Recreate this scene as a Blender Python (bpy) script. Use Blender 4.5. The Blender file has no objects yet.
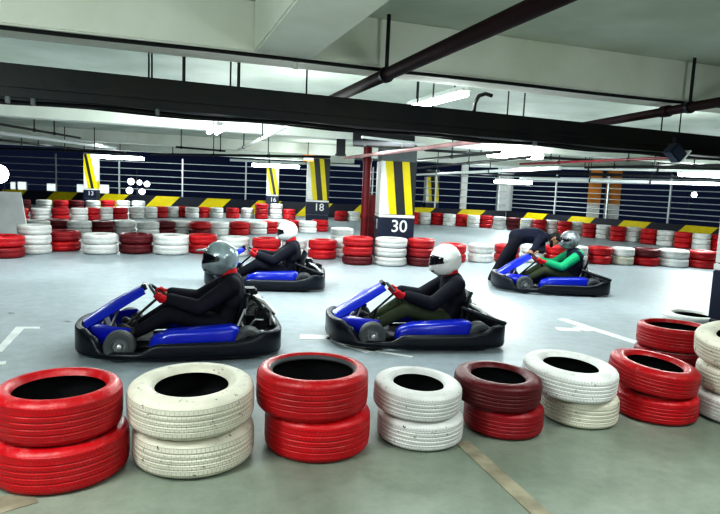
import bpy, bmesh, math, random
from mathutils import Vector, Matrix, Euler
random.seed(11)
PI = math.pi
S = bpy.context.scene
COL = S.collection
R = math.radians

# ------------------------------------------------------------------ camera
CAMH = 1.6
CAM_M = Matrix.Rotation(R(90 - 6.83), 3, 'X') @ Matrix.Rotation(R(2.5), 3, 'Z')
cam = bpy.data.cameras.new('camera'); cam_o = bpy.data.objects.new('camera', cam); COL.objects.link(cam_o)
cam_o.location = (0, 0, CAMH); cam_o.rotation_euler = CAM_M.to_euler()
cam.sensor_width = 36; cam.lens = 30; cam.clip_start = .05
S.camera = cam_o
def ray(px, py): return CAM_M @ Vector(((px - 360) / 600, -(py - 257) / 600, -1))
def gnd(px, py, z=0.0):
    r = ray(px, py); t = (z - CAMH) / r.z
    return Vector((r.x * t, r.y * t, z))
def at(px, py, Y):
    r = ray(px, py); t = Y / r.y
    return Vector((r.x * t, Y, CAMH + r.z * t))
BA = R(19)                                     # the building's grid is turned against the view
LDIR = Vector((-math.sin(BA), math.cos(BA), 0)); TDIR = Vector((math.cos(BA), math.sin(BA), 0))
def bld(u, v, z=0): return LDIR * u + TDIR * v + Vector((0, 0, z))

# ------------------------------------------------------------------ materials
MATS = {}
def mat(name, col, rough=.5, metal=0, emit=None, estr=0, coat=0, noise=0, nscale=8, bump=0, bscale=40, col2=None, rand=0, spec=None):
    if name in MATS: return MATS[name]
    m = bpy.data.materials.new(name); m.use_nodes = True
    nt = m.node_tree; N = nt.nodes; L = nt.links; b = N['Principled BSDF']
    b.inputs['Base Color'].default_value = (*col, 1); b.inputs['Roughness'].default_value = rough; b.inputs['Metallic'].default_value = metal
    if spec is not None: b.inputs['Specular IOR Level'].default_value = spec
    if coat: b.inputs['Coat Weight'].default_value = coat; b.inputs['Coat Roughness'].default_value = .08
    if emit: b.inputs['Emission Color'].default_value = (*emit, 1); b.inputs['Emission Strength'].default_value = estr
    tc = N.new('ShaderNodeTexCoord')
    if noise or col2:
        n = N.new('ShaderNodeTexNoise'); n.inputs['Scale'].default_value = nscale; n.inputs['Detail'].default_value = 5
        L.new(tc.outputs['Object'], n.inputs['Vector'])
        r = N.new('ShaderNodeValToRGB'); r.color_ramp.elements[0].position = .35; r.color_ramp.elements[1].position = .65
        c2 = col2 if col2 else tuple(max(0, c * (1 - noise)) for c in col)
        r.color_ramp.elements[0].color = (*c2, 1); r.color_ramp.elements[1].color = (*col, 1)
        L.new(n.outputs['Fac'], r.inputs['Fac']); L.new(r.outputs['Color'], b.inputs['Base Color'])
    if bump:
        n2 = N.new('ShaderNodeTexNoise'); n2.inputs['Scale'].default_value = bscale; n2.inputs['Detail'].default_value = 4
        L.new(tc.outputs['Object'], n2.inputs['Vector'])
        bp = N.new('ShaderNodeBump'); bp.inputs['Strength'].default_value = bump; bp.inputs['Distance'].default_value = .01
        L.new(n2.outputs['Fac'], bp.inputs['Height']); L.new(bp.outputs['Normal'], b.inputs['Normal'])
    MATS[name] = m
    return m

def tyre_mat(name, col, chip, chip_amt, dust, rough):
    """painted rubber: worn chips, scuffs on the side wall, tread blocks as bump round the circumference"""
    m = bpy.data.materials.new(name); m.use_nodes = True
    nt = m.node_tree; N = nt.nodes; L = nt.links; b = N['Principled BSDF']
    tc = N.new('ShaderNodeTexCoord'); oi = N.new('ShaderNodeObjectInfo')
    off = N.new('ShaderNodeVectorMath'); off.operation = 'ADD'
    mul = N.new('ShaderNodeMath'); mul.operation = 'MULTIPLY'; mul.inputs[1].default_value = 37
    L.new(oi.outputs['Random'], mul.inputs[0]); L.new(tc.outputs['Object'], off.inputs[0]); L.new(mul.outputs[0], off.inputs[1])
    n1 = N.new('ShaderNodeTexNoise'); n1.inputs['Scale'].default_value = 26; n1.inputs['Detail'].default_value = 6; n1.inputs['Roughness'].default_value = .7
    L.new(off.outputs[0], n1.inputs['Vector'])
    r1 = N.new('ShaderNodeValToRGB'); r1.color_ramp.elements[0].position = chip_amt; r1.color_ramp.elements[1].position = chip_amt + .05
    r1.color_ramp.elements[0].color = (1, 1, 1, 1); r1.color_ramp.elements[1].color = (0, 0, 0, 1)
    L.new(n1.outputs['Fac'], r1.inputs['Fac'])
    n2 = N.new('ShaderNodeTexNoise'); n2.inputs['Scale'].default_value = 5; n2.inputs['Detail'].default_value = 4
    L.new(off.outputs[0], n2.inputs['Vector'])
    r2 = N.new('ShaderNodeValToRGB'); r2.color_ramp.elements[0].position = .3; r2.color_ramp.elements[1].position = .75
    r2.color_ramp.elements[0].color = (*[c * .72 for c in col], 1); r2.color_ramp.elements[1].color = (*col, 1)
    L.new(n2.outputs['Fac'], r2.inputs['Fac'])
    # dust and scuffs on the upward side wall
    n3 = N.new('ShaderNodeTexNoise'); n3.inputs['Scale'].default_value = 14; n3.inputs['Detail'].default_value = 8; n3.inputs['Roughness'].default_value = .75
    L.new(off.outputs[0], n3.inputs['Vector'])
    r3 = N.new('ShaderNodeValToRGB'); r3.color_ramp.elements[0].position = .5; r3.color_ramp.elements[1].position = .72
    L.new(n3.outputs['Fac'], r3.inputs['Fac'])
    geo = N.new('ShaderNodeNewGeometry'); sx = N.new('ShaderNodeSeparateXYZ'); L.new(geo.outputs['Normal'], sx.inputs[0])
    up = N.new('ShaderNodeMapRange'); up.inputs['From Min'].default_value = -.1; up.inputs['From Max'].default_value = .8; L.new(sx.outputs['Z'], up.inputs['Value'])
    dm = N.new('ShaderNodeMath'); dm.operation = 'MULTIPLY'; L.new(r3.outputs['Color'], dm.inputs[0]); L.new(up.outputs[0], dm.inputs[1])
    dm2 = N.new('ShaderNodeMath'); dm2.operation = 'MULTIPLY'; dm2.inputs[1].default_value = .55; L.new(dm.outputs[0], dm2.inputs[0])
    mx = N.new('ShaderNodeMix'); mx.data_type = 'RGBA'; L.new(dm2.outputs[0], mx.inputs['Factor']); L.new(r2.outputs['Color'], mx.inputs['A']); mx.inputs['B'].default_value = (*dust, 1)
    mx2 = N.new('ShaderNodeMix'); mx2.data_type = 'RGBA'; L.new(r1.outputs['Color'], mx2.inputs['Factor']); L.new(mx.outputs['Result'], mx2.inputs['A']); mx2.inputs['B'].default_value = (*chip, 1)
    # random brightness per tyre
    hv = N.new('ShaderNodeHueSaturation'); mr = N.new('ShaderNodeMapRange'); mr.inputs['To Min'].default_value = .82; mr.inputs['To Max'].default_value = 1.1
    L.new(oi.outputs['Random'], mr.inputs['Value']); L.new(mr.outputs[0], hv.inputs['Value']); L.new(mx2.outputs['Result'], hv.inputs['Color'])
    # tread blocks
    so = N.new('ShaderNodeSeparateXYZ'); L.new(tc.outputs['Object'], so.inputs[0])
    at2 = N.new('ShaderNodeMath'); at2.operation = 'ARCTAN2'; L.new(so.outputs['Y'], at2.inputs[0]); L.new(so.outputs['X'], at2.inputs[1])
    cb = N.new('ShaderNodeCombineXYZ'); ma = N.new('ShaderNodeMath'); ma.operation = 'MULTIPLY'; ma.inputs[1].default_value = 8
    L.new(at2.outputs[0], ma.inputs[0]); L.new(ma.outputs[0], cb.inputs[0])
    mz = N.new('ShaderNodeMath'); mz.operation = 'MULTIPLY'; mz.inputs[1].default_value = 20; L.new(so.outputs['Z'], mz.inputs[0]); L.new(mz.outputs[0], cb.inputs[1])
    br = N.new('ShaderNodeTexBrick'); br.inputs['Scale'].default_value = 1.0; br.inputs['Mortar Size'].default_value = .03
    br.inputs['Color1'].default_value = br.inputs['Color2'].default_value = (1, 1, 1, 1); br.inputs['Mortar'].default_value = (0, 0, 0, 1)
    br.inputs['Brick Width'].default_value = .55; br.inputs['Row Height'].default_value = .5
    L.new(cb.outputs[0], br.inputs['Vector'])
    tn = N.new('ShaderNodeVectorMath'); tn.operation = 'ABSOLUTE'; L.new(tc.outputs['Normal'], tn.inputs[0])
    sn = N.new('ShaderNodeSeparateXYZ'); L.new(tn.outputs[0], sn.inputs[0])
    fl = N.new('ShaderNodeMapRange'); fl.inputs['From Min'].default_value = .3; fl.inputs['From Max'].default_value = .45; fl.inputs['To Min'].default_value = 1; fl.inputs['To Max'].default_value = 0
    L.new(sn.outputs['Z'], fl.inputs['Value'])
    hm = N.new('ShaderNodeMath'); hm.operation = 'MULTIPLY'; L.new(br.outputs['Color'], hm.inputs[0]); L.new(fl.outputs[0], hm.inputs[1])
    # dirt sits in the grooves between the tread blocks
    inv = N.new('ShaderNodeMath'); inv.operation = 'MULTIPLY_ADD'; inv.inputs[1].default_value = -1; inv.inputs[2].default_value = 1; L.new(br.outputs['Color'], inv.inputs[0])
    gm = N.new('ShaderNodeMath'); gm.operation = 'MULTIPLY'; L.new(inv.outputs[0], gm.inputs[0]); L.new(fl.outputs[0], gm.inputs[1])
    gm2 = N.new('ShaderNodeMath'); gm2.operation = 'MULTIPLY'; L.new(gm.outputs[0], gm2.inputs[0]); L.new(n2.outputs['Fac'], gm2.inputs[1])
    gx = N.new('ShaderNodeMix'); gx.data_type = 'RGBA'; L.new(gm2.outputs[0], gx.inputs['Factor']); L.new(hv.outputs['Color'], gx.inputs['A']); gx.inputs['B'].default_value = (*[c * .12 for c in col], 1)
    L.new(gx.outputs['Result'], b.inputs['Base Color'])
    ad = N.new('ShaderNodeMath'); ad.operation = 'ADD'; L.new(hm.outputs[0], ad.inputs[0]); L.new(n1.outputs['Fac'], ad.inputs[1])
    bp = N.new('ShaderNodeBump'); bp.inputs['Strength'].default_value = .55; bp.inputs['Distance'].default_value = .006
    L.new(ad.outputs[0], bp.inputs['Height']); L.new(bp.outputs['Normal'], b.inputs['Normal'])
    b.inputs['Roughness'].default_value = rough
    MATS[name] = m
    return m

TM = {
 'red': tyre_mat('red_tyre_paint', (.56, .008, .018), (.40, .16, .15), .30, (.62, .25, .24), .33),
 'dull red': tyre_mat('dull_red_tyre_paint', (.34, .008, .018), (.25, .10, .10), .32, (.40, .16, .17), .45),
 'maroon': tyre_mat('maroon_tyre_paint', (.15, .006, .014), (.24, .10, .11), .32, (.36, .17, .18), .42),
 'white': tyre_mat('white_tyre_paint', (.86, .87, .86), (.06, .06, .05), .315, (.80, .80, .78), .5),
 'cream': tyre_mat('cream_tyre_paint', (.74, .72, .62), (.05, .05, .04), .335, (.62, .60, .50), .55),
}
M_RUBBER = mat('black_rubber', (.010, .011, .013), .75, bump=.2, spec=.25)
M_BLACK = mat('black_plastic', (.010, .013, .022), .34, bump=.12, bscale=30)
M_BLUE = mat('blue_plastic', (.008, .028, .50), .28, coat=.4)
M_BLUE2 = mat('deep_blue_plastic', (.004, .012, .42), .3, coat=.3)
M_STEEL = mat('steel', (.55, .57, .58), .35, 1)
M_DARKM = mat('dark_metal', (.02, .022, .027), .45, .3)
M_GREYR = mat('grey_rubber', (.075, .082, .088), .6)
M_RIM = mat('wheel_alloy', (.32, .34, .35), .4, .7)
M_CLOTH_BLK = mat('black_cloth', (.009, .010, .021), .85, bump=1.0, bscale=9)
M_CLOTH_NAVY = mat('navy_cloth', (.009, .012, .034), .85, bump=1.0, bscale=9)
M_OLIVE = mat('olive_cloth', (.065, .085, .045), .85, bump=1.0, bscale=9, noise=.35, nscale=6)
M_GREEN = mat('green_cloth', (.005, .34, .16), .75, bump=.5, bscale=14)
M_REDCL = mat('red_cloth', (.58, .012, .025), .7, bump=.4, bscale=25)
M_SKIN = mat('skin', (.48, .26, .18), .5, noise=.12, nscale=12)
M_HAIR = mat('black_hair', (.008, .007, .007), .6, bump=.8, bscale=90)
M_SHOE = mat('shoe', (.03, .03, .035), .6)
M_HEL_W = mat('white_helmet_shell', (.86, .88, .88), .2, coat=.6)
M_HEL_S = mat('silver_helmet_shell', (.46, .56, .60), .2, .25, noise=.5, nscale=7)
M_HEL_G = mat('grey_helmet_shell', (.40, .44, .47), .3, .15, noise=.75, nscale=9)
M_VISOR = mat('dark_visor', (.012, .014, .02), .08, coat=1)
M_WHITE = mat('white_paint', (.82, .84, .84), .5, noise=.12, nscale=3)
M_LINE = mat('worn_white_line', (.80, .83, .84), .5, noise=.22, nscale=5)
M_LINE2 = mat('faded_beige_line', (.36, .33, .25), .7, noise=.4, nscale=6)
M_PIPE = mat('dark_red_pipe', (.032, .010, .014), .6, noise=.4, nscale=5, spec=.2)
M_PIPE_R = mat('red_pipe', (.22, .012, .022), .4, noise=.3, nscale=5)
M_PIPE_P = mat('pale_pink_pipe', (.62, .36, .36), .45, noise=.3, nscale=3)
M_PIPE_W = mat('white_pipe', (.80, .83, .82), .45)
M_TRAY = mat('black_tray', (.018, .018, .014), .5, col2=(.006, .010, .014), nscale=2.2, bump=.4, bscale=9)
M_CABLE = mat('black_cable', (.006, .007, .009), .5)
M_CONC = mat('ceiling_paint', (.62, .67, .60), .75, col2=(.48, .54, .46), nscale=1.3, bump=.25, bscale=18)
M_BEAM = mat('beam_paint', (.82, .84, .79), .75, col2=(.72, .75, .67), nscale=1.6, bump=.25, bscale=18)
M_COLGREY = mat('grey_concrete', (.20, .22, .23), .8, noise=.3, nscale=4)
M_NAVY = mat('navy_paint', (.016, .026, .06), .45, noise=.3, nscale=4)
M_ORANGE = mat('orange_paint', (.75, .30, .05), .6, noise=.3, nscale=2)
M_RAIL = mat('galvanised_rail', (.62, .66, .68), .4, .35)
M_TUBE = mat('lit_tube', (1, 1, 1), .4, emit=(.92, 1, 1), estr=22)
M_GLOW = mat('lit_globe', (1, 1, 1), .4, emit=(.95, 1, .98), estr=5)
M_BOX = mat('lit_sign_face', (.8, .85, .85), .4, emit=(.9, 1, 1), estr=.8)
M_SIGNOR = mat('orange_sign', (.65, .22, .08), .5, emit=(.9, .4, .15), estr=.3)
M_CONCRETE_PAR = None

def stripes_mat(name, stops, k, axis='X', scale=1.0, off=0.0, rep=0, ylow=None):
    """slanted painted stripes: constant ramp over (x + k z)"""
    m = bpy.data.materials.new(name); m.use_nodes = True
    nt = m.node_tree; N = nt.nodes; L = nt.links; b = N['Principled BSDF']
    tc = N.new('ShaderNodeTexCoord'); s = N.new('ShaderNodeSeparateXYZ'); L.new(tc.outputs['Object'], s.inputs[0])
    mk = N.new('ShaderNodeMath'); mk.operation = 'MULTIPLY'; mk.inputs[1].default_value = k; L.new(s.outputs['Z'], mk.inputs[0])
    ad = N.new('ShaderNodeMath'); ad.operation = 'ADD'; L.new(s.outputs[axis], ad.inputs[0]); L.new(mk.outputs[0], ad.inputs[1])
    sc = N.new('ShaderNodeMath'); sc.operation = 'MULTIPLY_ADD'; sc.inputs[1].default_value = scale; sc.inputs[2].default_value = off; L.new(ad.outputs[0], sc.inputs[0])
    last = sc
    if rep:
        fr = N.new('ShaderNodeMath'); fr.operation = 'FRACT'; L.new(sc.outputs[0], fr.inputs[0]); last = fr
    r = N.new('ShaderNodeValToRGB'); r.color_ramp.interpolation = 'CONSTANT'
    e = r.color_ramp.elements
    e[0].position = stops[0][0]; e[0].color = (*stops[0][1], 1)
    e[1].position = stops[1][0]; e[1].color = (*stops[1][1], 1)
    for p, c in stops[2:]:
        q = e.new(p); q.color = (*c, 1)
    L.new(last.outputs[0], r.inputs['Fac'])
    n = N.new('ShaderNodeTexNoise'); n.inputs['Scale'].default_value = 5; L.new(tc.outputs['Object'], n.inputs['Vector'])
    h = N.new('ShaderNodeHueSaturation'); mr = N.new('ShaderNodeMapRange'); mr.inputs['To Min'].default_value = .8; mr.inputs['To Max'].default_value = 1.12
    L.new(n.outputs['Fac'], mr.inputs['Value']); L.new(mr.outputs[0], h.inputs['Value']); L.new(r.outputs['Color'], h.inputs['Color'])
    L.new(h.outputs['Color'], b.inputs['Base Color']); b.inputs['Roughness'].default_value = .5
    return m
YEL = (.72, .60, .002); BLK = (.022, .026, .03); WHT = (.78, .80, .78)
M_STRIPE = stripes_mat('pillar_stripes', [(0, WHT), (.16, YEL), (.36, BLK), (.60, YEL), (.80, BLK)], .115, 'X', 1 / .8, .5 - .13)
M_STRIPE2 = stripes_mat('slim_pillar_stripes', [(0, WHT), (.2, YEL), (.42, BLK), (.62, YEL), (.88, WHT)], .2, 'X', 1 / .6, .5 - .18)
M_PARAPET = stripes_mat('parapet_blocks', [(0, (.012, .015, .03)), (.53, (.72, .58, .002))], -1.0, 'X', 1 / 2.45, 0.27, 1)

# ------------------------------------------------------------------ mesh helpers
def link(name, me, m=None, parent=None, smooth=True, loc=None):
    o = bpy.data.objects.new(name, me); COL.objects.link(o)
    if m: me.materials.clear(); me.materials.append(m)
    if parent: o.parent = parent
    if loc is not None: o.location = loc
    return o
def fin(name, bm, m=None, parent=None, smooth=True, loc=None, angle=40):
    bmesh.ops.recalc_face_normals(bm, faces=bm.faces[:])
    me = bpy.data.meshes.new(name); bm.to_mesh(me); bm.free()
    if smooth:
        me.polygons.foreach_set('use_smooth', [True] * len(me.polygons))
        try: me.set_sharp_from_angle(angle=R(angle))
        except Exception: pass
    return link(name, me, m, parent, loc=loc)
def tag(o, label, cat, group=None, kind=None):
    if label: o['label'] = label
    if cat: o['category'] = cat
    if group: o['group'] = group
    if kind: o['kind'] = kind
    return o
def empty(name, loc=(0, 0, 0), rz=0):
    o = bpy.data.objects.new(name, None); COL.objects.link(o); o.location = loc; o.rotation_euler = (0, 0, rz); o.empty_display_size = .2
    return o
def box(bm, c, s, rot=None, bev=0):
    r = bmesh.ops.create_cube(bm, size=1)
    vs = r['verts']
    M = Matrix.Translation(Vector(c)) @ (rot.to_4x4() if rot else Matrix.Identity(4)) @ Matrix.Diagonal((*s, 1))
    bmesh.ops.transform(bm, matrix=M, verts=vs)
    if bev:
        es = list({e for v in vs for e in v.link_edges})
        bmesh.ops.bevel(bm, geom=es, offset=bev, segments=2, affect='EDGES', clamp_overlap=True)
def frame_to(d):
    d = Vector(d).normalized(); a = Vector((0, 0, 1)) if abs(d.z) < .95 else Vector((1, 0, 0))
    x = a.cross(d).normalized(); y = d.cross(x)
    return x, y, d
def tube(bm, pts, r, seg=8, cap=True, closed=False):
    pts = [Vector(p) for p in pts]; n = len(pts); rings = []
    rs = r if isinstance(r, (list, tuple)) else [r] * n
    x = None
    for i, p in enumerate(pts):
        if closed: d = pts[(i + 1) % n] - pts[i - 1]
        else: d = (pts[min(i + 1, n - 1)] - pts[max(i - 1, 0)])
        d.normalize()
        if x is None: x = frame_to(d)[0]
        else: x = (x - d * x.dot(d)).normalized()
        y = d.cross(x)
        rings.append([bm.verts.new(p + (x * math.cos(2 * PI * k / seg) + y * math.sin(2 * PI * k / seg)) * rs[i]) for k in range(seg)])
    m = n if closed else n - 1
    for i in range(m):
        a, b = rings[i], rings[(i + 1) % n]
        for k in range(seg): bm.faces.new((a[k], a[(k + 1) % seg], b[(k + 1) % seg], b[k]))
    if cap and not closed: bm.faces.new(rings[0][::-1]); bm.faces.new(rings[-1])
def lathe(bm, prof, seg=32, M=None, closed=False):
    """prof: (r, z) list round the z axis"""
    rings = []
    for r, z in prof:
        ring = []
        for k in range(seg):
            a = 2 * PI * k / seg; v = Vector((r * math.cos(a), r * math.sin(a), z))
            ring.append(bm.verts.new(M @ v if M else v))
        rings.append(ring)
    n = len(prof)
    for i in range(n if closed else n - 1):
        a, b = rings[i], rings[(i + 1) % n]
        for k in range(seg): bm.faces.new((a[k], a[(k + 1) % seg], b[(k + 1) % seg], b[k]))
    if not closed:
        if prof[0][0] > 1e-4: bm.faces.new(rings[0][::-1])
        if prof[-1][0] > 1e-4: bm.faces.new(rings[-1])
def loft(bm, secs, closed_sec=True, cap=True):
    rings = [[bm.verts.new(Vector(p)) for p in s] for s in secs]; n = len(rings[0])
    for a, b in zip(rings, rings[1:]):
        for k in range(n if closed_sec else n - 1): bm.faces.new((a[k], a[(k + 1) % n], b[(k + 1) % n], b[k]))
    if cap and closed_sec: bm.faces.new(rings[0][::-1]); bm.faces.new(rings[-1])
def capsule(bm, p0, r0, p1, r1, sq=1.0, side=None, seg=12):
    """tapered capsule; sq squeezes it along the direction 'side'"""
    p0, p1 = Vector(p0), Vector(p1); d = p1 - p0; l = d.length
    if l < 1e-6: d = Vector((0, 0, 1)); l = 0
    x, y, d = frame_to(d)
    if side is not None:
        s_ = Vector(side); s_ = (s_ - d * s_.dot(d))
        if s_.length > 1e-4: x = s_.normalized(); y = d.cross(x)
    rings = []
    st = [(-math.cos(t), math.sin(t)) for t in (R(25), R(50), R(75))]
    for cz, sr in st: rings.append((p0 + d * r0 * cz, r0 * sr))
    rings.append((p0, r0)); rings.append((p1, r1))
    for cz, sr in reversed(st): rings.append((p1 - d * r1 * cz, r1 * sr))
    prev = None
    a0 = bm.verts.new(p0 - d * r0); a1 = bm.verts.new(p1 + d * r1)
    for c, r in rings:
        ring = [bm.verts.new(c + x * math.cos(2 * PI * k / seg) * r * sq + y * math.sin(2 * PI * k / seg) * r) for k in range(seg)]
        if prev is None:
            for k in range(seg): bm.faces.new((a0, ring[(k + 1) % seg], ring[k]))
        else:
            for k in range(seg): bm.faces.new((prev[k], prev[(k + 1) % seg], ring[(k + 1) % seg], ring[k]))
        prev = ring
    for k in range(seg): bm.faces.new((a1, prev[k], prev[(k + 1) % seg]))
def blob(name, caps, voxel, smooth, m, parent=None):
    """one continuous skin grown over capsules"""
    bm = bmesh.new()
    for c in caps: capsule(bm, *c)
    bmesh.ops.recalc_face_normals(bm, faces=bm.faces[:])
    me = bpy.data.meshes.new('tmp'); bm.to_mesh(me); bm.free()
    o = bpy.data.objects.new('tmp', me); COL.objects.link(o)
    rm = o.modifiers.new('r', 'REMESH'); rm.mode = 'VOXEL'; rm.voxel_size = voxel
    if smooth:
        sm = o.modifiers.new('s', 'SMOOTH'); sm.factor = .5; sm.iterations = smooth
    dg = bpy.context.evaluated_depsgraph_get()
    res = bpy.data.meshes.new_from_object(o.evaluated_get(dg)); res.name = name
    bpy.data.objects.remove(o); bpy.data.meshes.remove(me)
    res.polygons.foreach_set('use_smooth', [True] * len(res.polygons))
    return link(name, res, m, parent)
def text(name, body, size, m, parent, loc, rot, depth=.004, bold=.012):
    c = bpy.data.curves.new('t', 'FONT'); c.body = body; c.size = size; c.extrude = depth; c.offset = bold * size; c.align_x = 'CENTER'; c.align_y = 'CENTER'
    o = bpy.data.objects.new('t', c); COL.objects.link(o)
    dg = bpy.context.evaluated_depsgraph_get(); me = bpy.data.meshes.new_from_object(o.evaluated_get(dg)); me.name = name
    bpy.data.objects.remove(o)
    q = link(name, me, m, parent); q.location = loc; q.rotation_euler = rot
    return q
def struct(o): o['kind'] = 'structure'; return o

# ------------------------------------------------------------------ floor
def floor_material():
    m = bpy.data.materials.new('garage_floor'); m.use_nodes = True
    nt = m.node_tree; N = nt.nodes; L = nt.links; b = N['Principled BSDF']
    tc = N.new('ShaderNodeTexCoord')
    n1 = N.new('ShaderNodeTexNoise'); n1.inputs['Scale'].default_value = .9; n1.inputs['Detail'].default_value = 8; n1.inputs['Roughness'].default_value = .62
    n2 = N.new('ShaderNodeTexNoise'); n2.inputs['Scale'].default_value = 7; n2.inputs['Detail'].default_value = 8; n2.inputs['Roughness'].default_value = .7
    n3 = N.new('ShaderNodeTexNoise'); n3.inputs['Scale'].default_value = 3.1; n3.inputs['Detail'].default_value = 3
    for n in (n1, n2, n3): L.new(tc.outputs['Object'], n.inputs['Vector'])
    def ramp(src, a, ca, c, cc):
        r = N.new('ShaderNodeValToRGB'); r.color_ramp.elements[0].position = a; r.color_ramp.elements[1].position = c
        r.color_ramp.elements[0].color = (*ca, 1); r.color_ramp.elements[1].color = (*cc, 1); L.new(src.outputs['Fac'], r.inputs['Fac']); return r
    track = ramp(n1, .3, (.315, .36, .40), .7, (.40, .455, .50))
    dim_near = ramp(n1, .28, (.185, .22, .18), .74, (.33, .37, .32))
    dirt = ramp(n2, .28, (.62, .65, .62), .62, (1, 1, 1))
    # light painted in: floor brighter beyond the tyre line, dimmer before it
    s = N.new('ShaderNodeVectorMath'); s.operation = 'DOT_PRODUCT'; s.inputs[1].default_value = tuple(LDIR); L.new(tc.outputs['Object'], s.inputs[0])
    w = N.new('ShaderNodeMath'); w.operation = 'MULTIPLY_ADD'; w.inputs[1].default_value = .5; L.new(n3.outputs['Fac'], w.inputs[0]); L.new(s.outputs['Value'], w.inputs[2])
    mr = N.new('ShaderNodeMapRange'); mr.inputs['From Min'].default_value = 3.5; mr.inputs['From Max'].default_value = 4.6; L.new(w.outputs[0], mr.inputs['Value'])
    mx = N.new('ShaderNodeMix'); mx.data_type = 'RGBA'; L.new(mr.outputs[0], mx.inputs['Factor']); L.new(dim_near.outputs['Color'], mx.inputs['A']); L.new(track.outputs['Color'], mx.inputs['B'])
    mu = N.new('ShaderNodeMix'); mu.data_type = 'RGBA'; mu.blend_type = 'MULTIPLY'; mu.inputs['Factor'].default_value = .55
    L.new(mx.outputs['Result'], mu.inputs['A']); L.new(dirt.outputs['Color'], mu.inputs['B'])
    # dark oil stains
    v = N.new('ShaderNodeTexVoronoi'); v.inputs['Scale'].default_value = 1.15; v.inputs['Randomness'].default_value = 1
    wv = N.new('ShaderNodeVectorMath'); wv.operation = 'MULTIPLY_ADD'; wv.inputs[1].default_value = (.35, .35, 0); L.new(n2.outputs['Color'], wv.inputs[0]); L.new(tc.outputs['Object'], wv.inputs[2])
    L.new(wv.outputs[0], v.inputs['Vector'])
    st = N.new('ShaderNodeValToRGB'); st.color_ramp.elements[0].position = .045; st.color_ramp.elements[1].position = .075
    st.color_ramp.elements[0].color = (.28, .30, .30, 1); st.color_ramp.elements[1].color = (1, 1, 1, 1); L.new(v.outputs['Distance'], st.inputs['Fac'])
    mu2 = N.new('ShaderNodeMix'); mu2.data_type = 'RGBA'; mu2.blend_type = 'MULTIPLY'; mu2.inputs['Factor'].default_value = .8
    L.new(mu.outputs['Result'], mu2.inputs['A']); L.new(st.outputs['Color'], mu2.inputs['B'])
    L.new(mu2.outputs['Result'], b.inputs['Base Color'])
    rr = N.new('ShaderNodeMapRange'); rr.inputs['To Min'].default_value = .32; rr.inputs['To Max'].default_value = .62; L.new(n1.outputs['Fac'], rr.inputs['Value']); L.new(rr.outputs[0], b.inputs['Roughness'])
    bp = N.new('ShaderNodeBump'); bp.inputs['Strength'].default_value = .12; bp.inputs['Distance'].default_value = .01; L.new(n2.outputs['Fac'], bp.inputs['Height']); L.new(bp.outputs['Normal'], b.inputs['Normal'])
    return m
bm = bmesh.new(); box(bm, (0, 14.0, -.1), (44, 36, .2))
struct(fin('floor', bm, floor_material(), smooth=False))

# floor markings (flat painted strips)
TRIM = [0]
def marking(poly, m, z=.004):
    bm = bmesh.new(); n = len(poly)
    lo = [bm.verts.new((p[0], p[1], .001)) for p in poly]; hi = [bm.verts.new((p[0], p[1], z)) for p in poly]
    bm.faces.new(hi); bm.faces.new(lo[::-1])
    for i in range(n): bm.faces.new((lo[i], lo[(i + 1) % n], hi[(i + 1) % n], hi[i]))
    TRIM[0] += 1
    return struct(fin('trim_%d' % TRIM[0], bm, m, smooth=False))
def strip(a, b, w):
    a, b = Vector(a[:2]), Vector(b[:2]); d = (b - a).normalized(); n = Vector((-d.y, d.x)) * w / 2
    return [a - n, b - n, b + n, a + n]
marking([gnd(-6, 352), gnd(2, 352), gnd(24, 329), gnd(40, 329), gnd(40, 327), gnd(16, 327)], M_LINE)
marking(strip(gnd(-30, 366), gnd(6, 363), .10), M_LINE)
marking(strip(gnd(300, 337), gnd(330, 337.5), .18), M_LINE)
marking(strip(gnd(330, 337.5), gnd(372, 352), .16), M_LINE)
marking(strip(gnd(345, 346), gnd(412, 357), .05), M_LINE)
marking(strip(gnd(561, 319), gnd(640, 344), .14), M_LINE)
marking(strip(gnd(556, 329), gnd(580, 330.5), .16), M_LINE)
marking(strip(gnd(575, 327), gnd(590, 331.5), .12), M_LINE)
marking(strip(gnd(462, 442), gnd(545, 518), .10), M_LINE2)
marking(strip(gnd(-40, 517), gnd(34, 496), .16), M_LINE2)

# ------------------------------------------------------------------ outer walls (painted parapets) and fences
PW_L, PW_C, PW_R = Vector((-21, 28.9, 0)), Vector((6.9, 28.9, 0)), Vector((15.6, 15.6, 0))
def wall(name, a, b, h, th, m):
    d = b - a; L_ = d.length; ang = math.atan2(d.y, d.x)
    bm = bmesh.new(); box(bm, (L_ / 2, th / 2, h / 2), (L_, th, h), bev=.015)
    o = fin(name, bm, m, smooth=False); o.location = a; o.rotation_euler = (0, 0, ang)
    return struct(o), d.normalized(), L_, ang
wall('wall_back', PW_L, PW_C, .66, .25, M_PARAPET)
wall('wall_right', PW_C + Vector((.02, 0, 0)), PW_R, .68, .25, M_PARAPET)
def fence(a, b, z0, zs, step, label, r=.022):
    d = b - a; L_ = d.length; ang = math.atan2(d.y, d.x)
    root = empty('metal_fence', a + Vector((0, 0, z0)), ang); tag(root, label, 'fence')
    n = int(L_ / step)
    for i in range(n + 1):
        bm = bmesh.new(); box(bm, (i * step + .1, .19, (2.48 - z0) / 2), (.07, .07, 2.48 - z0), bev=.006); fin('post', bm, M_RAIL, root)
    for z in zs:
        bm = bmesh.new(); tube(bm, [(0, .17, z - z0), (L_, .17, z - z0)], r, 8); fin('rail', bm, M_RAIL, root)
    return root
fence(PW_L, PW_C, .66, (.95, 1.27, 1.59, 1.92, 2.24), 3.05, 'long silver rail fence on the straight yellow and black parapet behind the pillars')
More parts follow.
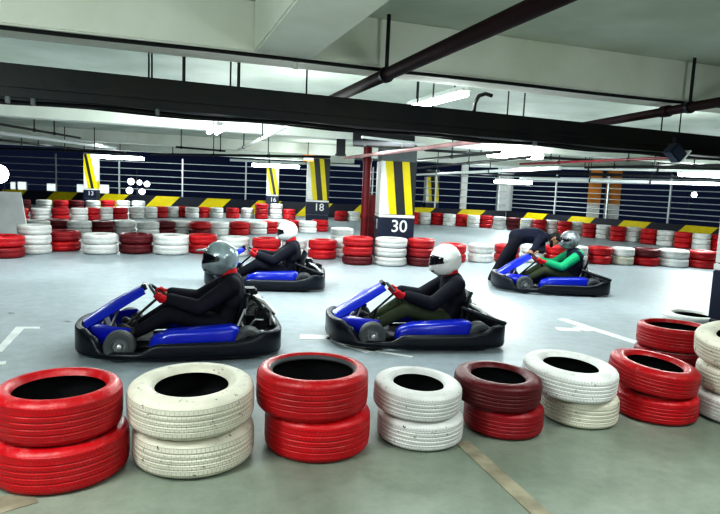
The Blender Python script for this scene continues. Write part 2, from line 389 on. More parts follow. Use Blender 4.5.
fence(PW_C, PW_R, .68, (.86, 1.06, 1.26, 1.46, 1.68, 1.90, 2.12, 2.3), 2.6, 'silver rail fence on the parapet running behind the crouching man towards the pillar edge', .02)

# the boxes lit up on the left parapet, lamps outside
for i, (x0, x1, y0, y1, lab) in enumerate([(11, 16, 183, 191, 'narrow white box on the parapet, first one from the photo edge'), (18, 27, 182.5, 191, 'wide white box on the parapet beside the narrow white box'),
        (47, 56.5, 183, 191, 'white box on the parapet above the first yellow block'), (77, 84, 184.5, 193, 'small white box on the parapet beside the striped pillar 13'), (98, 109, 185, 194, 'white box on the parapet just after the striped pillar 13')]):
    Y = 28.96; p = at((x0 + x1) / 2, 191, Y); w = (x1 - x0) / 600 * Y; h = (y1 - y0) / 600 * Y
    root = empty('light_box', (p.x, Y, .66)); tag(root, lab, 'box', 'white boxes on the back parapet')
    bm = bmesh.new(); box(bm, (0, 0, h / 2), (w, .08, h), bev=.015); fin('housing', bm, M_WHITE, root)
    bm = bmesh.new(); box(bm, (0, -.045, h / 2), (w * .9, .012, h * .86)); fin('lit_face', bm, M_BOX, root)
lp = at(137, 186, 31.0)
root = empty('lamp_post', (lp.x, 31.0, 0)); tag(root, 'lamp post with a cluster of round white globes shining beyond the back fence', 'lamp')
bm = bmesh.new(); tube(bm, [(0, 0, 0), (0, 0, 1.9)], .05, 8); fin('pole', bm, M_DARKM, root)
for (px, py, r_) in ((131, 181.5, .17), (139.5, 182.5, .13), (147, 184, .15), (129.5, 190.5, .17), (142, 191.5, .16)):
    p = at(px, py, 31.0)
    bm = bmesh.new(); bmesh.ops.create_uvsphere(bm, u_segments=16, v_segments=10, radius=r_); g = fin('globe', bm, M_GLOW, root); g.location = (p.x - lp.x, 0, p.z)
    bm = bmesh.new(); tube(bm, [(0, 0, p.z), (p.x - lp.x, 0, p.z)], .015, 6); fin('arm', bm, M_DARKM, root)
def flood(px, py, Y, r_, label, strength_mat=None):
    p = at(px, py, Y); root = empty('flood_lamp', p); tag(root, label, 'lamp')
    bm = bmesh.new(); lathe(bm, [(r_ * .5, .16), (r_ * .8, .12), (r_, 0), (r_ * 1.05, -.01), (r_ * .9, -.01)], 20, Matrix.Rotation(PI / 2, 4, 'X') @ Matrix.Rotation(PI, 4, 'X')); fin('housing', bm, M_DARKM, root)
    bm = bmesh.new(); lathe(bm, [(0, .0), (r_ * .9, .0), (r_ * .9, .015), (0, .02)], 20, Matrix.Rotation(PI / 2, 4, 'X')); fin('lens', bm, M_TUBE, root)
    bm = bmesh.new(); tube(bm, [(0, .12, 0), (0, .3, 0), (0, .3, -p.z)], .02, 6); fin('bracket', bm, M_DARKM, root)
flood(0, 174, 25.5, .42, 'bright round flood lamp glaring at the photo edge in front of the back fence')
flood(694, 195, 23.2, .12, 'small round lamp shining through the rail fence at the far corner')
# ------------------------------------------------------------------ ceiling, beams
bm = bmesh.new(); box(bm, (0, 13.5, 2.95), (44, 35, .2)); struct(fin('ceiling', bm, M_CONC, smooth=False))
def beam(n, u0, u1, v0, v1, zb, zt=2.86, m=None):
    bm = bmesh.new(); c = bld((u0 + u1) / 2, (v0 + v1) / 2, (zb + zt) / 2)
    box(bm, (0, 0, 0), (abs(v1 - v0), abs(u1 - u0), zt - zb), bev=.012)
    o = fin('ceiling_beam_%d' % n, bm, m or M_BEAM, smooth=False); o.location = c; o.rotation_euler = (0, 0, BA)
    return struct(o)
beam(1, 4.42, 4.86, -14, 14, 2.50)
beam(2, -3, 4.419, .66, 1.09, 2.50)
beam(3, 11.9, 12.35, -15, 15, 2.52)
beam(4, 19.1, 19.6, -20, 14, 2.52)
beam(5, 24.5, 25.0, -20, 8, 2.50)
# ------------------------------------------------------------------ cable tray (long black run under the beam)
def cable_tray():
    a, b = Vector((-5.2, 2.89, 0)), Vector((7.6, 8.30, 0)); d = (b - a).normalized(); n = Vector((-d.y, d.x, 0)); L_ = (b - a).length
    root = empty('cable_tray', a, math.atan2(d.y, d.x)); tag(root, 'long black cable tray crossing the whole ceiling under the first beam', 'cable tray')
    z0, z1, w = 2.085, 2.30, .28
    for y in (0, w):
        bm = bmesh.new(); box(bm, (L_ / 2, y, (z0 + z1) / 2), (L_, .02, z1 - z0))
        for zz in (z0 + .01, z1 - .01): box(bm, (L_ / 2, y + (.02 if y == 0 else -.02), zz), (L_, .05, .02))
        box(bm, (L_ / 2, y + (-.018 if y == 0 else .018), (z0 + z1) / 2 - .03), (L_, .016, .03))
        fin('side_panel', bm, M_TRAY, root, smooth=False)
    bm = bmesh.new(); box(bm, (L_ / 2, w / 2, z0 + .012), (L_, w - .02, .02)); fin('tray_bottom', bm, M_TRAY, root, smooth=False)
    rr = random.Random(3)
    for k in range(4):
        pts = []
        for i in range(60):
            x = L_ * i / 59; pts.append((x, .06 + .06 * k + .015 * math.sin(i * .7 + k), z1 - .035 + .012 * math.sin(i * .55 + 1.7 * k) + (.008 * k)))
        bm = bmesh.new(); tube(bm, pts, .017 + .004 * (k % 2), 6); fin('cable', bm, M_CABLE, root)
    for k, (x, z) in enumerate(((3.6, z0 - .02), (0, z0 - .02))):
        pts = [(L_ * i / 59, .08 + .12 * k, z - .008 * math.sin(i * 1.1 + k)) for i in range(60)]
        bm = bmesh.new(); tube(bm, pts, .014, 6); fin('cable', bm, M_CABLE, root)
    # hanger rods up to slab or beam
    for px in (137.5, 140.5, 172, 218, 226, 293, 403, 418, 492, 508, 645, 663):
        # where the ray's column meets the tray line
        lo, hi = 0, L_
        def pxof(x):
            p = a + d * x + n * w * .5; return 360 + 600 * p.x / (p.y * math.cos(R(6.83))) 
        for _ in range(40):
            mid = (lo + hi) / 2
            if pxof(mid) < px + 8: lo = mid
            else: hi = mid
        bm = bmesh.new(); rr_ = .007 if px not in (172, 226) else .013
        tube(bm, [(lo, .16, z0 + .03), (lo, .16, 2.84)], rr_, 6); fin('hanger_rod', bm, M_DARKM, root)
    # clamps under the tray
    for x in (2.9, 3.05, 3.2, 4.0, 7.4):
        bm = bmesh.new(); box(bm, (x, .02, z0 - .015), (.03, .05, .06), bev=.006); fin('clamp', bm, M_COLGREY, root)
    # cable tail curling up over the edge
    x = 6.75
    bm = bmesh.new(); tube(bm, [(x, .1, z1 - .03), (x + .01, .1, z1 + .09), (x + .06, .12, z1 + .16), (x + .14, .14, z1 + .19), (x + .22, .15, z1 + .18)], .018, 8); fin('cable_tail', bm, M_CABLE, root)
    return root
cable_tray()
# ------------------------------------------------------------------ pipes
def zat(px, py, z): return gnd(px, py, z)
def pipe(name, pts, r, m, label, rods=(), joints=(), cat='pipe', rod_r=.012):
    p0 = Vector(pts[0]); root = empty(name, p0); tag(root, label, cat)
    q = [Vector(p) - p0 for p in pts]
    bm = bmesh.new(); tube(bm, q, r, 14); fin('pipe_run', bm, m, root)
    for t in rods:
        p = q[0].lerp(q[-1], t)
        bm = bmesh.new(); tube(bm, [p + Vector((0, 0, r)), Vector((p.x, p.y, 2.85 - p0.z))], rod_r, 8); fin('hanger_rod', bm, M_DARKM, root)
        bm = bmesh.new(); x, y, d = frame_to(q[-1] - q[0]); tube(bm, [p - d * .02, p + d * .02], r + .012, 14); fin('clamp', bm, M_DARKM, root)
    for t in joints:
        p = q[0].lerp(q[-1], t); x, y, d = frame_to(q[-1] - q[0])
        bm = bmesh.new(); tube(bm, [p - d * .06, p - d * .05, p + d * .05, p + d * .06], [r + .002, r + .012, r + .012, r + .002], 14); fin('coupling', bm, m, root)
    return root
a_, b_ = zat(620, -32, 2.42), zat(318, 106, 2.42)
pipe('water_pipe', [a_, b_], .047, M_PIPE, 'thick dark red pipe slanting across the upper ceiling down to the cable tray', rods=((zat(388, 75, 2.42) - a_).length / (b_ - a_).length,), rod_r=.014)
pipe('water_pipe', [zat(287, 126, 2.36), zat(238, 150, 2.36)], .03, M_PIPE_W, 'dark red pipe slanting on behind the cable tray, coloured white for lamp glare', rods=(.35, .8))  # continues the thick dark red pipe; lamp glare painted in as white
a_, b_ = zat(790, 90, 2.42), zat(570, 128, 2.42)
pipe('water_pipe', [a_, b_], .042, M_PIPE, 'dark red pipe meeting the cable tray at the side, hung from one long rod', rods=((zat(685, 107, 2.42) - a_).length / (b_ - a_).length,), joints=(.43,), rod_r=.014)
pipe('water_pipe', [zat(345, 158, 2.2), zat(480, 141, 2.2)], .032, M_PIPE_P, 'pale pink pipe running past the top of pillar 30')
pipe('water_pipe', [zat(700, 156.5, 2.35), zat(520, 164, 2.35)], .028, M_PIPE_R, 'thin red pipe under the far ceiling behind the cable tray', rods=(.3, .7))
pipe('conduit', [zat(730, 165, 2.33), zat(585, 167.5, 2.33)], .03, M_CABLE, 'black conduit below the thin red pipe at the side', rods=(.2, .45, .75))
pipe('conduit', [zat(730, 178.5, 2.25), zat(500, 171.5, 2.25)], .045, M_DARKM, 'dark conduit under the bright lamps at the far side', rods=(.3, .6))
pipe('conduit', [zat(720, 184, 2.05), zat(520, 178.5, 2.05)], .05, M_PIPE_W, 'lowest white conduit along the top of the far rail fence', rods=(.3, .6))
pipe('conduit', [zat(418, 160, 2.28), zat(500, 152, 2.28)], .03, M_CABLE, 'upper black conduit just beyond pillar 30', rods=(.5,))
pipe('conduit', [zat(418, 168, 2.22), zat(530, 157, 2.22)], .03, M_DARKM, 'lower dark conduit just beyond pillar 30', rods=(.6,))
pipe('conduit', [zat(412, 175, 2.1), zat(560, 168, 2.1)], .04, M_PIPE_W, 'white conduit between pillar 30 and the far lamps', rods=(.3, .7))
pipe('conduit', [zat(-30, 119, 2.38), zat(80, 138, 2.38)], .022, M_CABLE, 'dark conduit under the ceiling near the flood lamp', rods=(.5, .7))
pipe('conduit', [zat(-20, 147.5, 2.2), zat(125, 152.5, 2.2)], .03, M_DARKM, 'dark conduit above the back fence near the striped pillar 13', rods=(.3, .6, .8))
pipe('conduit', [zat(-20, 130, 2.42), zat(115, 148, 2.42)], .05, M_PIPE_W, 'white conduit under the ceiling above the back fence')
pipe('conduit', [zat(150, 154, 2.3), zat(330, 157, 2.3)], .035, M_DARKM, 'long dark conduit over the back fence between the striped pillars', rods=(.15, .4, .7))
pipe('conduit', [zat(176, 147, 2.36), zat(225, 151, 2.36)], .025, M_CABLE, 'short black conduit behind the cable tray', rods=(.1, .9))
pipe('conduit', [zat(735, 172, 2.31), zat(470, 166, 2.31)], .035, M_PIPE_W, 'white conduit just below the black conduit at the far side', rods=(.25, .5))
pipe('conduit', [zat(600, 161, 2.42), zat(425, 150, 2.42)], .03, M_DARKM, 'dark conduit passing over the largest tube lamp', rods=(.3, .7))
pipe('conduit', [zat(560, 177, 2.2), zat(420, 172, 2.2)], .03, M_CABLE, 'thin black conduit between pillar 30 and the low tube lamp', rods=(.3, .6))
pipe('conduit', [zat(0, 140, 2.36), zat(140, 156, 2.36)], .03, M_CABLE, 'black conduit hung below the white conduit over the back fence', rods=(.2, .5, .8))
pipe('conduit', [zat(230, 160, 2.3), zat(360, 166, 2.3)], .045, M_PIPE_W, 'white conduit crossing just below the small orange sign', rods=(.3,))
pipe('conduit', [zat(425, 144, 2.3), zat(362, 137, 2.3)], .02, M_PIPE_W, 'short thin white conduit along the black ventilation duct')
# thin cable clipped along the lower edge of the beam
bm = bmesh.new()
pts = [bld(4.43, v, 2.4825 + .002 * math.sin(v * 3)) for v in [-6 + i * .3 for i in range(47)]]
tube(bm, pts, .014, 6); tag(fin('edge_cable', bm, M_CABLE), 'thin black cable clipped along the front edge of the first beam', 'cable')
jb = bld(4.37, -.28, 2.56)
jp = at(296, 57, 4.62)
root = empty('junction_box', (jp.x, jp.y - .02, jp.z)); root.rotation_euler = (0, 0, BA); tag(root, 'small cream junction box on the beam where the two beams meet', 'junction box')
bm = bmesh.new(); box(bm, (0, 0, 0), (.13, .06, .07), bev=.01); fin('housing', bm, M_BEAM, root)
bm = bmesh.new(); tube(bm, [(0, 0, -.03), (0, 0, -.09)], .02, 8); fin('cable_gland', bm, M_BEAM, root)
# vertical red pipe and cabinet beside pillar 30
rp = at(363.5, 250, 13.7)
root = empty('riser_pipe', (rp.x, 13.7, 0)); tag(root, 'thick dark red vertical pipe standing beside pillar 30', 'pipe')
bm = bmesh.new(); tube(bm, [(0, 0, 0), (0, 0, 2.5)], .095, 18); fin('pipe_run', bm, M_PIPE_R, root)
for z in (.9, 2.16):
    bm = bmesh.new(); tube(bm, [(0, 0, z - .05), (0, 0, z + .05)], .112, 18); fin('coupling', bm, M_PIPE_R, root)
rc = at(371, 240, 14.0)
root = empty('hose_cabinet', (rc.x, 14.0, 0)); tag(root, 'narrow dull red hose cabinet between the vertical pipe and pillar 30', 'cabinet')
bm = bmesh.new(); box(bm, (0, 0, .70), (.20, .2, 1.38), bev=.012); fin('cabinet_body', bm, M_PIPE_R, root)
bm = bmesh.new(); box(bm, (0, -.106, .85), (.15, .012, .8), bev=.004); dr = fin('door', bm, M_PIPE_R, root)
bm = bmesh.new(); box(bm, (.055, -.118, .85), (.015, .02, .1)); fin('handle', bm, M_STEEL, dr)
# black ventilation box over pillar 30 and its hanging duct
bx0, bx1 = at(353, 140, 11.6), at(414, 140, 11.6)
root = empty('ventilation_duct', ((bx0.x + bx1.x) / 2, 11.6, 2.34), ); tag(root, 'black sheet metal ventilation duct hanging in front of the top of pillar 30', 'duct')
bm = bmesh.new(); box(bm, (0, 0, .13), (bx1.x - bx0.x, .4, .26), bev=.01); fin('duct_body', bm, M_DARKM, root, smooth=False)
for sx in (-1, 1):
    bm = bmesh.new(); box(bm, (sx * .35, 0, .13), (.03, .44, .30)); fin('flange', bm, M_TRAY, root, smooth=False)
    bm = bmesh.new(); tube(bm, [(sx * .5, 0, .25), (sx * .5, 0, .505)], .01, 6); fin('hanger_rod', bm, M_DARKM, root)
vx = at(341, 147, 12.6)
root = empty('ventilation_drop', (vx.x, 12.6, 2.18)); tag(root, 'dark vertical duct drop hanging beside the ventilation duct', 'duct')
bm = bmesh.new(); box(bm, (0, 0, .33), (.18, .2, .66), bev=.01); fin('duct_body', bm, M_DARKM, root, smooth=False)
bm = bmesh.new(); box(bm, (0, 0, .02), (.22, .24, .03)); fin('flange', bm, M_TRAY, root, smooth=False)

# flood light on the tray at the right
p = at(675, 153, 5.75)
root = empty('spot_light', p, R(15)); tag(root, 'dark boxy spotlight tilted under the cable tray, one pale edge', 'spotlight')
bm = bmesh.new(); box(bm, (0, 0, 0), (.16, .12, .12), rot=Matrix.Rotation(R(40), 3, 'Y'), bev=.012); fin('housing', bm, M_NAVY, root)
bm = bmesh.new(); box(bm, (.07, -.01, -.03), (.015, .13, .15), rot=Matrix.Rotation(R(40), 3, 'Y'), bev=.004); fin('bezel', bm, M_WHITE, root)
bm = bmesh.new(); box(bm, (0, .02, .09), (.03, .03, .12)); fin('bracket', bm, M_DARKM, root)

# ------------------------------------------------------------------ pillars
def pillar(loc, w, num, side, label, zs=1.0, bottom=.5, top=2.14, h=2.495, rz=R(6), m=None):
    root = empty('striped_pillar', loc, rz); tag(root, label, 'pillar', None, 'thing')
    bm = bmesh.new(); box(bm, (0, 0, h / 2), (w, w, h), bev=.02); fin('shaft', bm, M_COLGREY, root, smooth=False)
    bm = bmesh.new(); box(bm, (0, 0, (top - zs) / 2), (w + .02, w + .02, top - zs), bev=.012); o = fin('stripe_band', bm, m or M_STRIPE, root, smooth=False); o.location = (0, 0, zs)
    bm = bmesh.new(); box(bm, (0, 0, zs - .03), (w + .03, w + .03, .06), bev=.008); fin('white_band', bm, M_WHITE, root, smooth=False)
    bm = bmesh.new(); box(bm, (0, 0, (zs - .06 + bottom) / 2), (w + .03, w + .03, zs - .06 - bottom), bev=.012); pn = fin('number_panel', bm, M_NAVY, root, smooth=False)
    bm = bmesh.new(); box(bm, (0, 0, bottom / 2), (w + .015, w + .015, bottom - .01), bev=.01); fin('base_band', bm, M_NAVY, root, smooth=False)
    if num: text('number', num, .36 * min(1, w / .7), M_WHITE, pn, (.08 * w, -w / 2 - .018, (zs + bottom) / 2), (PI / 2, 0, 0))
    if side: text('letter', side, .3, M_WHITE, pn, (-w / 2 - .018, -.1, (zs + bottom) / 2 + .02), (PI / 2, 0, -PI / 2))
    return root
p = at(391.5, 266, 13.2); pillar((p.x, 13.2, 0), .74, '30', 'X', 'yellow and black striped pillar with the white number 30 on navy')
p = at(316.5, 220, 21.6); pillar((p.x, 21.6, 0), .78, '18', None, 'yellow and black striped pillar numbered 18 beyond the second tyre barrier', top=2.46)
p = at(272, 217, 28.3); pillar((p.x, 28.3, 0), .55, '16', None, 'pale striped pillar standing behind pillar 18 by the back parapet', zs=.98, top=2.46, m=M_STRIPE2)
p = at(92, 210, 27.2); pillar((p.x, 27.2, 0), .52, '13', None, 'slim yellow striped pillar with a white 13 at the back fence', zs=.92, top=2.46, m=M_STRIPE2)
p = at(430, 215, 29.6); pillar((p.x, 29.6, 0), .62, None, None, 'striped pillar beyond the fence, seen past pillar 30', zs=.95, bottom=.4)
p = bld(3.88, 5.27); pillar((p.x, p.y, 0), .62, None, None, 'navy pillar with a white band cut by the photo edge', zs=1.02, rz=BA)
# orange and white posts at the right fence
for px, w_, lab in ((583, .52, 'orange over white pillar, thinner one beside the dark gap'), (602, .62, 'orange over white pillar, broader one beside the fence post')):
    p = at(px, 225, 25.6); root = empty('orange_pillar', (p.x + .75, p.y + 1.0, 0), R(-20)); tag(root, lab, 'pillar', 'orange and white pillars at the fence', 'thing')
    bm = bmesh.new(); box(bm, (0, 0, .6), (w_, .4, 1.2), bev=.015); fin('white_base', bm, M_WHITE, root, smooth=False)
    bm = bmesh.new(); box(bm, (0, 0, 2.02), (w_ + .01, .41, 1.64), bev=.015); fin('orange_shaft', bm, M_ORANGE, root, smooth=False)
for px, w_, lab in ((462, .32, 'pale vertical post at the back fence beyond the pillars'), (503, .75, 'broad pale pillar at the corner of the two fences')):
    p = at(px, 215, 29.75); root = empty('pale_pillar', (p.x, 29.75, 0)); tag(root, lab, 'pillar', None, 'thing')
    bm = bmesh.new(); box(bm, (0, 0, 1.42), (w_, .3, 2.84), bev=.02); fin('shaft', bm, M_WHITE, root, smooth=False)
    bm = bmesh.new(); box(bm, (0, 0, .62), (w_ + .06, .36, .08), bev=.01); fin('band', bm, M_COLGREY, root, smooth=False)
# small orange sign hung over pillar 18
p = at(308.5, 158, 19.0); root = empty('hanging_sign', p); tag(root, 'small orange sign hung from a rod above pillar 18', 'sign')
bm = bmesh.new(); box(bm, (0, 0, 0), (.32, .04, .2), bev=.008); fin('board', bm, M_SIGNOR, root)
bm = bmesh.new(); tube(bm, [(-.02, 0, .1), (-.02, 0, 2.845 - p.z)], .012, 6); fin('hanger_rod', bm, M_DARKM, root)
bm = bmesh.new(); box(bm, (0, -.024, -.02), (.26, .008, .06)); fin('stripe', bm, M_WHITE, root)

# ------------------------------------------------------------------ lamps
def tube_lamp(p, rz, ln, label, power, r=.022, tray=.16, energy=True):
    root = empty('tube_lamp', p, rz); tag(root, label, 'lamp', 'fluorescent ceiling lamps')
    bm = bmesh.new(); box(bm, (0, 0, .055), (ln + .08, tray * .5, .05), bev=.012); box(bm, (0, 0, .03), (ln + .06, tray, .012)); fin('fitting', bm, M_WHITE, root, smooth=False)
    for y in (-tray * .28, tray * .28):
        bm = bmesh.new(); tube(bm, [(-ln / 2, y, 0), (ln / 2, y, 0)], r, 10); fin('tube', bm, M_TUBE, root)
    for x in (-ln * .35, ln * .35):
        bm = bmesh.new(); tube(bm, [(x, 0, .07), (x, 0, 2.845 - p.z)], .008, 6); fin('hanger_rod', bm, M_DARKM, root)
    if power:
        l = bpy.data.lights.new('lamp_or_fill', 'POINT'); l.energy = power; l.shadow_soft_size = .25; l.color = (.93, 1, .985)
        o = bpy.data.objects.new('lamp_or_fill', l); COL.objects.link(o); o.location = (p.x, p.y, p.z - .32)
LA = math.atan2(LDIR.y, LDIR.x)
tube_lamp(at(118, 157.5, 25.5), 0, 2.1, 'bright tube lamp over the back fence beside the striped pillar 13', 260, r=.07, tray=.4)
tube_lamp(at(216, 130, 10.4), LA, 1.2, 'tube lamp glaring on the ceiling behind the cable tray', 170, r=.04, tray=.24)
tube_lamp(at(276, 166, 25), 0, 1.9, 'bright tube lamp in front of the pale pillar behind pillar 18', 260, r=.07, tray=.4)
tube_lamp(zat(434, 102, 2.46), LA, 1.25, 'slanting tube lamp just above the cable tray', 60, r=.022, tray=.10)
tube_lamp(at(515, 155.5, 13.3), R(8), 1.15, 'largest bright tube lamp below the cable tray', 200, r=.06, tray=.42)
tube_lamp(at(513, 182, 25.5), 0, 1.5, 'low tube lamp above the corner of the fences', 180, r=.08, tray=.5)
tube_lamp(at(704, 174.5, 16.0), R(-5), 1.15, 'bright tube lamp at the side over the far rail fence', 220, r=.07, tray=.45)
tube_lamp(at(411, 165.5, 15.5), LA, .35, 'tiny lamp glinting at the edge of pillar 30', 60, r=.04)
# unseen fill lights added to brighten floor, tyres and pillars; no fittings there
def fill_light(x, y, z, e, size, rz=0):
    l = bpy.data.lights.new('lamp_or_fill', 'AREA'); l.energy = e; l.shape = 'RECTANGLE'; l.size = size; l.size_y = .35; l.color = (.95, 1, .975)
    o = bpy.data.objects.new('lamp_or_fill', l); COL.objects.link(o); o.location = (x, y, z); o.rotation_euler = (0, 0, rz)
fill_light(-1.2, 7.9, 2.46, 75, 2.4, BA); fill_light(3.2, 9.0, 2.46, 80, 2.4, BA)
fill_light(-6, 9.5, 2.46, 75, 2.4, BA); fill_light(0.5, 11.2, 2.44, 90, 2.4, BA)
fill_light(-2.0, 1.6, 2.46, 70, 2.0, BA); fill_light(2.6, 2.6, 2.46, 70, 2.0, BA); fill_light(.2, -.6, 2.46, 60, 2.0, BA)
fill_light(-8, 18, 2.46, 120, 2.4); fill_light(-.9, 17.6, 2.46, 90, 2.4); fill_light(3.5, 20, 2.46, 90, 2.4); fill_light(8, 14, 2.46, 100, 2.4)
def up_fill(x, y, z, e):  # point lights added to brighten ceiling, beam face and pillar, without any fitting
    l = bpy.data.lights.new('lamp_or_fill', 'POINT'); l.energy = e; l.shadow_soft_size = .3; l.color = (.93, 1, .97)
    o = bpy.data.objects.new('lamp_or_fill', l); COL.objects.link(o); o.location = (x, y, z)
up_fill(-3.0, .9, 2.05, 170); up_fill(2.4, .4, 1.75, 120); up_fill(-.8, 7.0, 2.0, 38); up_fill(4.6, 8.6, 2.0, 38); up_fill(-5.5, 7.6, 2.0, 38); up_fill(-1.6, 18.4, 1.95, 60); up_fill(4.5, 22.5, 2.0, 60)

# ------------------------------------------------------------------ tyres
def tyre_profile(D, h, hole, fine):
    Rr, hh, rb = D / 2, h / 2, D / 2 * hole
    side = [(rb, hh * .70), (rb + .006, hh * .80), (rb + (Rr - rb) * .16, hh * .93), (rb + (Rr - rb) * .38, hh), (rb + (Rr - rb) * .6, hh * .985),
            (Rr - (Rr - rb) * .22, hh * .91), (Rr - (Rr - rb) * .09, hh * .80), (Rr - (Rr - rb) * .03, hh * .68)]
    if fine:
        side = side[:3] + [(rb + (Rr - rb) * .28, hh * .985), (rb + (Rr - rb) * .30, hh * .998)] + side[3:]
        tread = [(Rr - .005, hh * .62)]
        for g in (.40, .13, -.13, -.40):
            w = .0022
            tread += [(Rr, hh * g + w + .006), (Rr, hh * g + w + .0015), (Rr - .0035, hh * g + w * .3), (Rr - .0035, hh * g - w * .3), (Rr, hh * g - w - .0015), (Rr, hh * g - w - .006)]
        tread += [(Rr - .005, -hh * .62)]
    else:
        tread = [(Rr, hh * .45), (Rr, hh * .1), (Rr - .006, 0), (Rr, -hh * .1), (Rr, -hh * .45)]
    out = side + tread + [(r, -z) for r, z in reversed(side)]
    return out
TY_CACHE = {}
def tyre_meshes(D, h, hole, fine):
    k = (round(D, 3), round(h, 3), hole, fine)
    if k in TY_CACHE: return TY_CACHE[k]
    seg = 80 if fine else 28
    prof = tyre_profile(D, h, hole, fine); Rr, hh, rb = D / 2, h / 2, D / 2 * hole
    bm = bmesh.new()
    rings = [[bm.verts.new((r * math.cos(2 * PI * i / seg), r * math.sin(2 * PI * i / seg), z)) for i in range(seg)] for r, z in prof]
    for a, b in zip(rings, rings[1:]):
        for i in range(seg): bm.faces.new((a[i], b[i], b[(i + 1) % seg], a[(i + 1) % seg]))
    me = bpy.data.meshes.new('tyre'); bm.to_mesh(me); bm.free()
    inner = [(rb, hh * .70), (rb + .004, hh * .6), (Rr - (Rr - rb) * .35, hh * .86), (Rr - .03, hh * .5), (Rr - .026, 0), (Rr - .03, -hh * .5), (Rr - (Rr - rb) * .35, -hh * .86), (rb + .004, -hh * .6), (rb, -hh * .70)]
    bm = bmesh.new()
    rings = [[bm.verts.new((r * math.cos(2 * PI * i / seg), r * math.sin(2 * PI * i / seg), z)) for i in range(seg)] for r, z in inner]
    for a, b in zip(rings, rings[1:]):
        for i in range(seg): bm.faces.new((a[i], a[(i + 1) % seg], b[(i + 1) % seg], b[i]))
    mi = bpy.data.meshes.new('inner_liner'); bm.to_mesh(mi); bm.free(); mi.materials.append(M_RUBBER)
    bead = None
    if fine:
        bm = bmesh.new(); lathe(bm, [(rb - .004, hh * .66), (rb - .004, hh * .80), (rb + .012, hh * .90), (rb + .03, hh * .965), (rb + .026, hh * .80)], seg, closed=True)
        bead = bpy.data.meshes.new('bead'); bm.to_mesh(bead); bm.free(); bead.materials.append(M_GREYR)
    for q in (me, mi) + ((bead,) if bead else ()): q.polygons.foreach_set('use_smooth', [True] * len(q.polygons))
    TY_CACHE[k] = (me, mi, bead); return TY_CACHE[k]
def put_tyre(c, D, h, hole, color, label, group, fine=False, tilt=(0, 0), bare_bead=False):
    me, mi, bead = tyre_meshes(D, h, hole, fine)
    if len(me.materials) == 0: me.materials.append(TM['white'])
    o = bpy.data.objects.new('tyre', me); COL.objects.link(o)
    o.material_slots[0].link = 'OBJECT'; o.material_slots[0].material = TM[color]
    o.location = c; o.rotation_euler = (tilt[0], tilt[1], random.uniform(0, 6.28) if not any(tilt) else 0)
    tag(o, label, 'tyre', group)
    i = bpy.data.objects.new('inner_liner', mi); COL.objects.link(i); i.parent = o
    if bare_bead: q = bpy.data.objects.new('bead', bead); COL.objects.link(q); q.parent = o; q['label'] = 'bare grey rubber bead round the hole'
    return o
ORD = 'first second third fourth fifth sixth seventh eighth ninth tenth eleventh twelfth thirteenth fourteenth fifteenth sixteenth seventeenth eighteenth nineteenth twentieth twenty-first twenty-second twenty-third twenty-fourth twenty-fifth twenty-sixth twenty-seventh twenty-eighth'.split()
PLACED = []
def stack_row(lst, where, group, h, D=None, start='left'):
    """lst: (x0, x1, base row, colours from the floor up[, D])"""
    n = len(lst)
    for i, s in enumerate(lst):
        x0, x1, by, cols = s[:4]; f = gnd((x0 + x1) / 2, by)
        dist = math.hypot(f.x, f.y); dd = s[4] if len(s) > 4 else (D or (x1 - x0) / 600 * f.y)
        dirn = Vector((f.x, f.y, 0)) / dist
        c = f + dirn * (dd / 2 * .96)
        # keep clear of the stacks already standing
        for _ in range(60):
            hit = [q for q in PLACED if (Vector((q[0], q[1], 0)) - Vector((c.x, c.y, 0))).length < (q[2] + dd) / 2 + .002]
            if not hit: break
            q = min(hit, key=lambda q: (Vector((q[0], q[1], 0)) - c).length)
            away = Vector((c.x - q[0], c.y - q[1], 0)); need = (q[2] + dd) / 2 + .003 - away.length
            c += dirn * max(.01, min(.06, need))
        PLACED.append((c.x, c.y, dd))
        z = 0; h_row = h
        h = h_row * (.92 if len(cols) == 3 and h_row > .2 and 'middle' in where else 1)
        for k, col in enumerate(cols):
            pos = ('bottom', 'top') if len(cols) == 2 else ('bottom', 'middle', 'top') if len(cols) == 3 else ('single',)
            hk = h * random.uniform(.97, 1.03)
            j = 0 if k == 0 else .005
            put_tyre(Vector((c.x + random.uniform(-j, j), c.y + random.uniform(-j, j), z + h / 2)), dd - .012, h, .6, col,
                     '%s %s tyre, %s stack from the left in the %s' % (pos[k], {'cream': 'off-white', 'dull red': 'dark-red'}.get(col, col), ORD[i], where), group)
            z += h
        h = h_row
    return
W, RD, MR, DR, CR = 'white', 'red', 'maroon', 'dull red', 'cream'
# near row: hand-placed, each its own size
NEAR = [
 # x centre, base row, width px, (colour, z height), hole, label phrase
 (63, 495.5, 131, .238, RD, .72, 'big red tyre in the corner of the photo'),
 (194, 481.5, 122, .222, CR, .58, 'scuffed white tyre between the two big red stacks'),
 (316, 465, 109, .245, RD, .735, 'red tyre of the stack in front of the two leading karts'),
 (418, 453, 89, .182, W, .57, 'small white tyre next to the maroon stack'),
 (501, 441, 81, .185, MR, .62, 'maroon tyre of the stack below the second kart'),
 (577, 429.5, 76, .20, CR, .58, 'chipped white tyre between maroon and red stacks'),
 (652, 425, 81, .188, RD, .62, 'scuffed red tyre of the stack beside the tall white stack'),
]
tilts = [(0.0, .0), (.05, .0), (0, 0), (.05, .04), (.03, .03), (.04, .045), (.06, .09)]
ups = [(128, RD), (132, CR), (120, RD), (95, W), (93, MR), (98, W), (90, RD)]
upx = [60, 193, 312, 417, 496, 566, 650]
